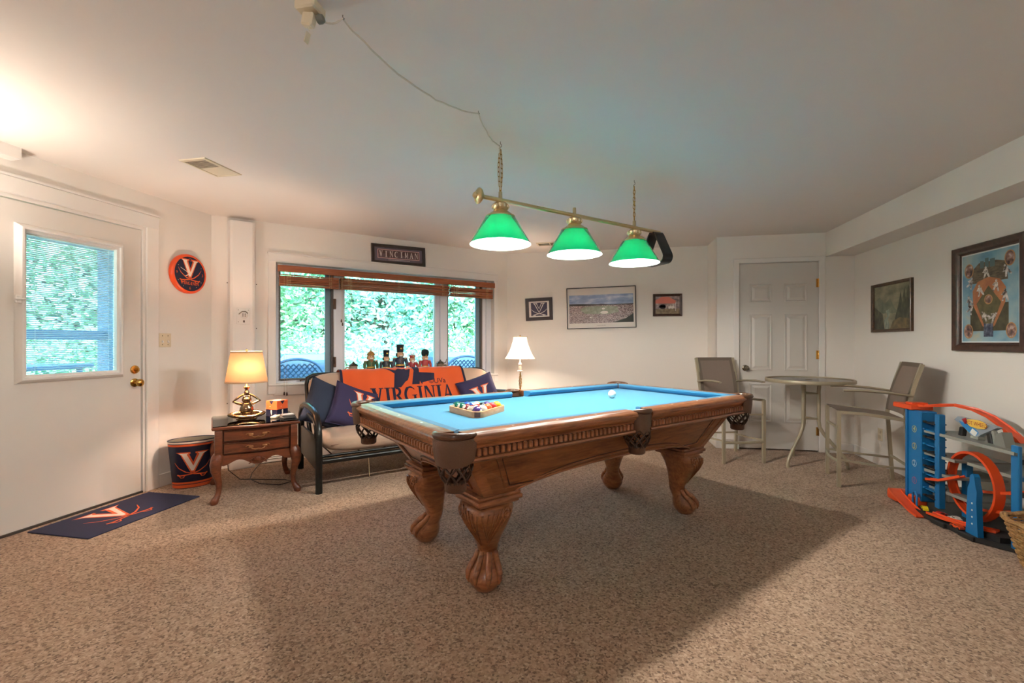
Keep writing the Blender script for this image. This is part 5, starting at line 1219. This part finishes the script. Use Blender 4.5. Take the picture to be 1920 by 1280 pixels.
track('top_track', [g(2.2, 3.70, .715), g(2.21, 3.64, .72), g(2.27, 3.61, .73), g(2.345, 3.585, .737), g(2.40, 3.50, .722), g(2.43, 3.42, .69), g(2.455, 3.34, .635), g(2.475, 3.27, .57), g(2.48, 3.2, .52)], .065)
mb = MB(); mb.prism([g(2.44, 3.34, .565), g(2.44, 3.22, .565), g(2.44, 3.25, .53+.06), g(2.44, 3.34, .62)], (.05, 0, 0)); mb.build('track_prop', TO, tg)
# decks
def deck(name, y0, y1, z, x0=2.17, x1=2.5, parent=tg):
    mb = MB(); mb.prism([g(x0, y0, z), g(x0+.03, y1, z), g(x1, y1, z), g(x1, y0, z)], (0, 0, .014)); o = mb.build(name, TG, parent)
    mb = MB(); mb.prism([g(x0-.002, y0, z), g(x0+.028, y1, z), g(x0+.034, y1, z), g(x0+.004, y0, z)], (0, 0, .018)); mb.build('deck_kerb', mat('toy_pale', (150, 150, 141), .45), o)
deck('deck', 3.6, 2.94, .55)
deck('deck', 3.6, 3.36, .40); deck('deck', 3.6, 3.38, .285); deck('deck', 3.32, 2.94, .40, 2.24); deck('deck', 3.6, 3.3, .17, 2.2)
mb = MB(); mb.span(g(2.22, 3.46, .11), g(2.34, 3.6, .2), bev=.01); mb.build('grey_garage_box', mat('toy_pale', (150, 150, 141), .45), tg)
mb = MB(); mb.span(g(2.215, 2.935, .03), g(2.235, 2.985, .60), bev=.004); mb.build('support_pillar', TB, tg)
mb = MB(); mb.span(g(2.47, 2.935, .03), g(2.49, 2.985, .60), bev=.004); mb.build('support_pillar', TB, tg)
for k in range(5): mb = MB(); mb.span(g(2.235, 2.945, .14+.09*k), g(2.47, 2.975, .16+.09*k)); mb.build('pillar_rung', TB if k % 2 else TK, tg)
# loop
lc = Vector(g(2.24, 3.27, .285)); lr = .205; lp_ = []
for i in range(33):
    a = R(-90-14)-2*PI*.93*i/32; lp_.append(lc+Vector((.05*(i/32-.5), lr*math.cos(a), lr*math.sin(a))))
track('loop_track', lp_, .05, TO, .012, lambda p: (Vector((0, lc.y, lc.z))-Vector((0, p.y, p.z))).normalized())
track('boost_ramp', [g(2.15, 3.52, .245), g(2.16, 3.42, .265), g(2.17, 3.32, .31), g(2.18, 3.27, .335)], .04)
track('exit_track', [g(2.11, 3.44, .045), g(2.13, 3.32, .05), g(2.17, 3.2, .06), g(2.24, 3.1, .07)], .05)
for z_ in (.155, .265):
    track('helix_track', [g(2.40+.16*math.cos(a), 3.12+.16*math.sin(a), z_+.012*i) for i, a in enumerate([R(150+15*j) for j in range(9)])], .05)
track('floor_slide', [g(2.11, 3.80, .085), g(2.085, 3.72, .075), g(2.075, 3.62, .05), g(2.075, 3.52, .02), g(2.08, 3.46, .008)], .075)
mb = MB(); mb.span(g(2.085, 3.74, .008), g(2.22, 3.86, .085), bev=.02, seg=2).span(g(2.13, 3.6, .034), g(2.2, 3.7, .095), bev=.01); mb.build('slide_housing', TO, tg)
mb = MB(); mb.tube([g(2.12, 3.62, .03), g(2.12, 3.62, .12), g(2.12, 3.6, .135), g(2.12, 3.58, .12), g(2.12, 3.58, .03)], .007, 6); mb.build('blue_gate', TB, tg, 60)
mb = MB(); pr = [(-.045, 0), (.045, 0), (.04, .08), (.034, .2), (.038, .26), (.026, .3), (.02, .345), (.006, .36), (-.012, .345), (-.016, .3), (-.03, .27), (-.034, .2), (-.04, .08)]
mb.prism([g(2.135, 3.135-a, .034+b) for a, b in pr], (.03, 0, 0)); mb.build('fin_tower', TB, tg)
mb = MB()
for z_ in (.08, .12, .16, .2): mb.sphere(g(2.134, 3.13, z_+.02), (.003, .005, .006), 8)
o = mb.build('fin_dots', whitep, tg, 60); o['kind'] = 'stuff'
mb = MB(); mb.span(g(2.3, 3.42, .034), g(2.34, 3.46, .4), bev=.003); mb.build('mid_post', TB, tg)
# shark-nosed jet with sign on the top deck
mb = MB(); jet = [(.17, .03), (.1, .0), (.03, -.045), (-.005, -.06), (-.04, -.03), (-.16, .035), (-.14, .04), (-.03, .045), (.06, .05), (.14, .055)]
mb.prism([g(2.27, 3.305+a, .63+b) for a, b in jet], (.03, 0, 0)); mb.build('jet_body', mat('jet_grey', (150, 158, 166), .35), tg, 30)
decal('jet_stripe', [[(.13, .03), (.1, .0), (.03, -.04), (.0, -.05), (-.03, -.02), (.0, .0), (.06, .02)]], lambda x, y: Vector(g(2.2692, 3.305+x, .63+y)), mat('jet_blue', (60, 140, 200), .4), tg)
decal('jet_patch', [[(.04, -.03), (.0, -.05), (-.02, -.02), (.02, .0)]], lambda x, y: Vector(g(2.2686, 3.305+x, .63+y)), whitep, tg)
flame = [[(.075, 0), (.06, .018), (.03, .024), (-.03, .026), (-.065, .018), (-.085, .0), (-.07, -.018), (-.02, -.026), (.04, -.022)]]
mb = MB(); mb.prism([g(2.262, 3.295+a, .662+b) for a, b in flame[0]], (.006, 0, 0)); mb.build('sign_plate', mat('sign_yellow', (240, 196, 84), .4), tg)
decal('sign_flame', [[(.105, .012), (.07, .026), (.06, .0), (.075, -.016)]], lambda x, y: Vector(g(2.2612, 3.295+x, .662+y)), mat('sign_red', (176, 40, 36), .4), tg)
decal('sign_words', xf(text_polys('HOT WHEELS', .027), 1, 1.25), lambda x, y: Vector(g(2.2612, 3.295-x-.008, .662+y)), MT['sign_red'], tg)
for a, b in ((.12, .03), (-.1, .035)):
    mb = MB(); mb.box(g(2.285, 3.305+a, .59), (.03, .03, .06), Rx(R(12 if a > 0 else -14)), bev=.004); mb.build('jet_stand', TK, tg)
mb = MB(); mb.span(g(2.265, 3.28, .564), g(2.31, 3.34, .585), bev=.004); mb.build('jet_pedestal', MT['toy_pale'], tg)
mb = MB(); mb.tube([g(2.27, 3.15, .567), g(2.27, 3.16, .62), g(2.28, 3.18, .635)], .014, 8).prism([g(2.25, 3.06, .564), g(2.25, 3.14, .564), g(2.25, 3.13, .63), g(2.25, 3.09, .65)], (.05, 0, 0)); mb.build('jet_cannon', TG, tg, 40)
# toy cars
def toy_car(label, loc, rz, c, name='toy_car'):
    t = thing(name, label, 'toy car', loc, rz, 'toy cars on the garage base')
    mb = MB(); mb.prism([(-.036, -.015, .006), (.036, -.015, .006), (.036, -.015, .016), (.018, -.015, .018), (.008, -.015, .027), (-.016, -.015, .027), (-.028, -.015, .018), (-.036, -.015, .018)], (0, .03, 0)); mb.build('body', mat('car_'+name+str(c), c, .25), t, 30)
    mb = MB(); mb.box((-.004, 0, .0225), (.02, .0305, .005)); mb.build('windows', darkp, t)
    for x in (-.022, .022):
        for y in (-.0155, .0155):
            mb = MB(); mb.lathe([(0, -.003), (.0075, -.003), (.0075, .003), (0, .003)], 12, (x, y, .0075), Rx(R(90))); mb.build('wheel', TK, t)
    return t
toy_car('small yellow toy car on the black garage base', (2.135, 3.53, .0345), R(70), (232, 206, 40))
toy_car('small red toy car on the black garage base', (2.165, 3.43, .0345), R(20), (196, 50, 44))
toy_car('small white toy car on the black garage base', (2.20, 3.36, .0345), R(100), (214, 210, 200))
toy_car('small orange toy car at the foot of the blue fin', (2.12, 3.22, .0345), R(95), (226, 84, 40))

# ================================================================ wicker basket
wick = wood('wicker', (120, 84, 48), (204, 160, 104), .5, (20, 20, 20), 0)
wb_ = thing('wicker_basket', 'oval woven wicker basket in front of the toy garage', 'basket', (2.275, 2.66, 0))
def bpt(a, z, e=0):
    k = 1+.35*z/.24; n = 3.2; ca, sa = math.cos(a), math.sin(a); rr = 1/((abs(ca)**n+abs(sa)**n)**(1/n))
    return Vector(((.155*k+e)*rr*ca, (.2*k+e)*rr*sa, z))
KB = 72
for j in range(17):
    z_ = .014+.0132*j
    mb = MB(); mb.tube([bpt(2*PI*k/KB, z_+.002*math.sin(k*.5+j), .004*(1 if (k//2+j) % 2 else -1)) for k in range(KB)], .0062, 5, closed=True); mb.build('weaver', wick, wb_, 60)
for k in range(36):
    a = 2*PI*k/36; mb = MB(); mb.tube([bpt(a, z_) for z_ in (.005, .08, .16, .238)], .004, 5); mb.build('stake', wick, wb_, 60)
for e in (-.006, .006):
    mb = MB(); mb.tube([bpt(2*PI*k/KB, .243+.004*math.sin(k*.9+e*500), e) for k in range(KB)], .009, 6, closed=True); mb.build('braided_rim', wick, wb_, 60)
mb = MB(); mb.f([mb.v(bpt(2*PI*k/KB, .008, -.004)) for k in range(KB)]); mb.prism([bpt(2*PI*k/KB, .002, -.004) for k in range(KB)], (0, 0, .006)); mb.build('bottom', wick, wb_)

# ================================================================ uplighter by the door, just out of view
t = thing('floor_uplighter', 'tall brass floor uplighter by the outside door wall', 'lamp', (-3.15, 1.3, 0))
mb = MB(); mb.lathe([(0, 0), (.14, 0), (.145, .012), (.05, .03), (.014, .04)], 28); mb.build('base', pbrass, t, 40)
mb = MB(); mb.tube([(0, 0, .03), (0, 0, 1.60)], .013, 10); mb.build('pole', pbrass, t)
mb = MB(); mb.lathe([(.02, 1.58), (.05, 1.595), (.12, 1.64), (.17, 1.71), (.172, 1.71), (.125, 1.65), (.05, 1.61), (0, 1.605)], 32); mb.build('bowl', mat('opal_bowl', (238, 230, 214), .5), t, 50)
mb = MB(); mb.sphere((0, 0, 1.665), .03, 12); mb.build('bulb', bulbm, t, 180)
bulb_light(t, (0, 0, 1.72), 13, (1, .88, .78), .05)

# added fill light, shaped as a flush ceiling lamp out of view behind the viewer
t = thing('fill_ceiling_light', 'added fill light, a round flush ceiling lamp behind the viewer', 'lamp', (-.1, -.7, CH))
mb = MB(); mb.lathe([(0, 0), (.17, 0), (.175, -.012), (.165, -.03)], 32); mb.build('pan', pbrass, t, 40)
mb = MB(); mb.lathe([(.165, -.028), (.16, -.06), (.12, -.095), (.06, -.112), (0, -.116)], 32); mb.build('glass_bowl', shade_mat('opal_ceiling', (245, 240, 230), (255, 248, 236), .7), t, 60)
bulb_light(t, (0, 0, -.075), 150, (1, .94, .89), .06)
# ================================================================ outside
lawn = mat('sunlit_lawn', (150, 170, 110), .95, var=.25, vscale=2); patio = mat('patio_concrete', (196, 194, 186), .9, var=.06)
tag(MB().span((-40, -20, -.2), (30, 45, -.09)).build('ground', lawn, None, None), 'sunlit lawn outside the windows', 'lawn', kind='structure')
mb = MB(); mb.prism([(-3.63, 0, -.09), (-3.63, 3.6, -.09), (-1.3, 5.95, -.09), (-1.3, 9.2, -.09), (-7.2, 9.2, -.09), (-8.5, 0, -.09)], (0, 0, .06))
tag(mb.build('patio', patio, None, None), 'pale concrete patio outside the window', 'patio', kind='structure')
def leafmat(n, a, b):
    m = bpy.data.materials.new(n); m.use_nodes = True; nt = m.node_tree; N = nt.nodes; L = nt.links; N.clear()
    o = N.new('ShaderNodeOutputMaterial'); d_ = N.new('ShaderNodeBsdfDiffuse'); t_ = N.new('ShaderNodeBsdfTranslucent'); mx = N.new('ShaderNodeMixShader'); mx.inputs[0].default_value = .35
    tc = N.new('ShaderNodeTexCoord'); nz = N.new('ShaderNodeTexNoise'); nz.inputs['Scale'].default_value = 3; cr = N.new('ShaderNodeValToRGB')
    cr.color_ramp.elements[0].position = .35; cr.color_ramp.elements[1].position = .65; cr.color_ramp.elements[0].color = sr(*a); cr.color_ramp.elements[1].color = sr(*b)
    L.new(tc.outputs['Object'], nz.inputs['Vector']); L.new(nz.outputs['Fac'], cr.inputs[0]); L.new(cr.outputs[0], d_.inputs[0]); L.new(cr.outputs[0], t_.inputs[0])
    L.new(d_.outputs[0], mx.inputs[1]); L.new(t_.outputs[0], mx.inputs[2]); L.new(mx.outputs[0], o.inputs[0]); return m
LM = [leafmat('leaf_mint', (112, 156, 126), (200, 222, 192)), leafmat('leaf_green', (84, 136, 104), (180, 210, 164)), leafmat('leaf_blue', (98, 146, 138), (192, 218, 206))]
bark = mat('bark', (84, 74, 66), .9, bump=.5, bscale=20)
def foliage(name, label, loc, n, blobs, lm, size=.1, trunk=None, seed=1):
    rg = random.Random(seed); t = thing(name, label, name.split('_')[-1], loc, 0, 'garden trees and bushes beyond the patio')
    vs, fs = [], []
    for i in range(n):
        cx, cy, cz, rx, ry, rz_ = rg.choice(blobs)
        while True:
            a = Vector((rg.uniform(-1, 1), rg.uniform(-1, 1), rg.uniform(-1, 1)))
            if .45 < a.length < 1: break
        p = Vector((cx+a.x*rx, cy+a.y*ry, cz+a.z*rz_))
        if p.z < .02: continue
        u = Vector((rg.gauss(0, 1), rg.gauss(0, 1), rg.gauss(0, .6))).normalized(); w = u.cross(Vector((rg.gauss(0, 1), rg.gauss(0, 1), rg.gauss(0, 1)))).normalized()
        s_ = size*rg.uniform(.6, 1.3); k = len(vs)
        vs += [p-u*s_, p+w*s_*.42, p+u*s_, p-w*s_*.42]; fs.append((k, k+1, k+2, k+3))
    me = bpy.data.meshes.new('foliage'); me.from_pydata(vs, [], fs); me.materials.append(lm); o = bpy.data.objects.new('foliage', me); C.objects.link(o); o.parent = t; o['kind'] = 'stuff'
    if trunk:
        mb = MB(); mb.tube(trunk[0], trunk[1], 9); mb.build('trunk', bark, t, 60)
        for k in range(7):
            a = rg.uniform(0, 6.28); p = Vector(trunk[0][-1])-Vector((0, 0, rg.uniform(.2, 1.3))); e = p+Vector((math.cos(a)*1.3, math.sin(a)*1.3, rg.uniform(-.2, .9)))
            mb = MB(); mb.tube([p, p.lerp(e, .5)+Vector((0, 0, .15)), e], [.05, .03, .012], 6); mb.build('branch', bark, t, 60)
    return t
def polar(deg, r): return (-math.sin(R(deg))*r, math.cos(R(deg))*r, -.09)
bush = lambda w, h: [(0, 0, h*.5, w, w, h*.55), (w*.5, .2, h*.35, w*.7, w*.6, h*.4), (-w*.5, -.1, h*.4, w*.7, w*.6, h*.42)]
tree = lambda w, h: [(0, 0, h*.62, w, w, h*.38), (w*.6, 0, h*.5, w*.6, w*.6, h*.3), (-w*.6, .2, h*.55, w*.6, w*.6, h*.3), (0, -.4, h*.38, w*.7, w*.6, h*.22)]
k = 0
for deg, r_, nm, lab in ((13, 11.5, 'tree', 'leafy tree outside, seen through the right casement'), (20, 12.5, 'tree', 'leafy tree outside, right of the middle pane'), (27, 11.5, 'tree', 'leafy tree with bare boughs outside the middle pane'), (34, 12.5, 'tree', 'leafy tree outside, between middle pane and left casement'), (41, 11, 'tree', 'leafy tree outside the left casement'), (49, 12, 'tree', 'leafy tree outside, between left casement and the door glass'), (55, 10.5, 'tree', 'leafy tree outside, middle of the door glass'), (62, 11.5, 'tree', 'leafy tree outside, left edge of the door glass')):
    foliage('garden_tree', lab, polar(deg, r_), 9000, tree(1.9, 5.2), LM[k % 3], .075, ([(0, 0, 0), (.05, .05, 1.2), (-.05, 0, 2.6)], [.16, .13, .09]), 20+k); k += 1
for deg, r_, lab in ((11, 8.6, 'low bush outside the right casement'), (18, 9.2, 'low bush outside, right side of the middle pane'), (24.5, 8.6, 'low bush outside the centre of the middle pane'), (31, 9.2, 'low bush outside, left side of the middle pane'), (37, 8.6, 'low bush outside the left casement'), (44, 9.2, 'low bush outside, between left casement and the door glass'), (52, 9.4, 'low bush outside, right half of the door glass'), (58, 9.0, 'low bush outside, left half of the door glass')):
    foliage('garden_bush', lab, polar(deg, r_), 4500, bush(.95, 1.5), LM[(k+1) % 3], .055, None, 40+k); k += 1
# dark patio chairs with lattice backs
slate = mat('patio_resin', (52, 72, 96), .5, var=.05)
def patio_chair(label, loc, rz):
    t = thing('patio_chair', label, 'chair', loc, rz, 'lattice back patio chairs outside'); w = .3
    top = lambda x: 1.0-.10*(x/w)**2-.06*(abs(x)/w)**6
    for sx in (-1, 1):
        mb = MB(); mb.tube([(sx*(w-.02), -.25, 0), (sx*(w-.02), -.24, .42)], .022, 8); mb.build('leg', slate, t, 60)
        mb = MB(); mb.tube([(sx*(w-.02), .26, 0), (sx*(w-.02), .22, .42)], .022, 8); mb.build('leg', slate, t, 60)
        mb = MB(); mb.tube([(sx*w, -.26, .44), (sx*(w+.01), -.25, .6), (sx*(w+.01), 0, .64), (sx*w, .22, .66)], .022, 8); mb.build('arm', slate, t, 60)
    mb = MB(); mb.box((0, -.02, .43), (2*w, .52, .035), bev=.01); mb.build('seat', slate, t)
    by = lambda z: .2+.18*(z-.42)
    mb = MB(); mb.tube([(-w, by(.44), .44)]+[(-w+2*w*i/14, by(top(-w+2*w*i/14)), top(-w+2*w*i/14)) for i in range(15)]+[(w, by(.44), .44)], .026, 8, flat=.6); mb.build('back_frame', slate, t, 60)
    for sg in (-1, 1):
        for i in range(-7, 15):
            p = []
            for j in range(11):
                z = .44+.5*j/10; x = sg*(-w+i*.06+(z-.44)*.9)
                if abs(x) < w and z < top(x): p.append((x, by(z), z))
            if len(p) > 1: mb = MB(); mb.tube([p[0], p[-1]], .0085, 4); mb.build('lattice_strip', slate, t, 60)
    return t
def WO(s_, o): p = WW(s_, -o); return (p.x, p.y, -.03)
patio_chair('slate blue lattice back patio chair outside the left casement', WO(.8, 1.15), R(225+6))
patio_chair('slate blue lattice back patio chair outside the right casement', WO(3.1, 1.15), R(225-5))
patio_chair('slate blue lattice back patio chair, furthest right outside the right casement', WO(3.75, 1.35), R(225-20))
t = thing('covered_grill', 'slate covered barbecue grill outside the left casement', 'grill', WO(1.12, 2.05), R(45))
mb = MB(); mb.loft([[(x*a, y*b, z) for x, y in ((-1, -1), (1, -1), (1, 1), (-1, 1))] for a, b, z in ((.42, .28, 0), (.42, .28, .7), (.38, .25, .95), (.3, .2, 1.03))]); mb.build('cover', slate, t, 20)
mb = MB(); mb.loft([[(x*a, y*b, z) for x, y in ((-1, -1), (1, -1), (1, 1), (-1, 1))] for a, b, z in ((.425, .285, .66), (.425, .285, .7))]); mb.build('cover_hem', slate, t, 20)
dup(t, WO(3.5, 2.2), R(40), 'slate covered barbecue grill outside the right casement'); t['group'] = 'covered grills outside'
# porch post, rail and bench seen through the door glass
porch = mat('porch_grey', (70, 88, 112), .6)
t = thing('porch_frame', 'grey porch post and rail outside the door glass', 'porch', (-5.25, 3.96, -.03))
mb = MB(); mb.box((0, 0, 1.3), (.16, .16, 2.6), bev=.006); mb.build('post', porch, t)
mb = MB(); mb.box((0, -2.0, 1.27), (.09, 3.85, .09), bev=.006); mb.build('rail', porch, t)
mb = MB(); mb.box((0, -2.0, 2.3), (.1, 3.85, .24), bev=.006); mb.build('beam', porch, t)
mb = MB(); mb.box((.75, -2.0, 2.5), (1.8, 4.2, .1), bev=.01); mb.build('sun_shield_roof', porch, t)  # unseen slab, added to keep the sun off the post
t = thing('patio_table', 'long slate patio table outside, low in the door glass', 'table', (-6.6, 3.85, -.03), R(20))
mb = MB(); mb.box((0, 0, .9), (.8, 1.5, .05), bev=.01); mb.build('table_top', slate, t)
for sx in (-1, 1):
    for sy in (-1, 1): mb = MB(); mb.tube([(sx*.33, sy*.6, 0), (sx*.33, sy*.6, .88)], .03, 8); mb.build('leg', slate, t, 60)
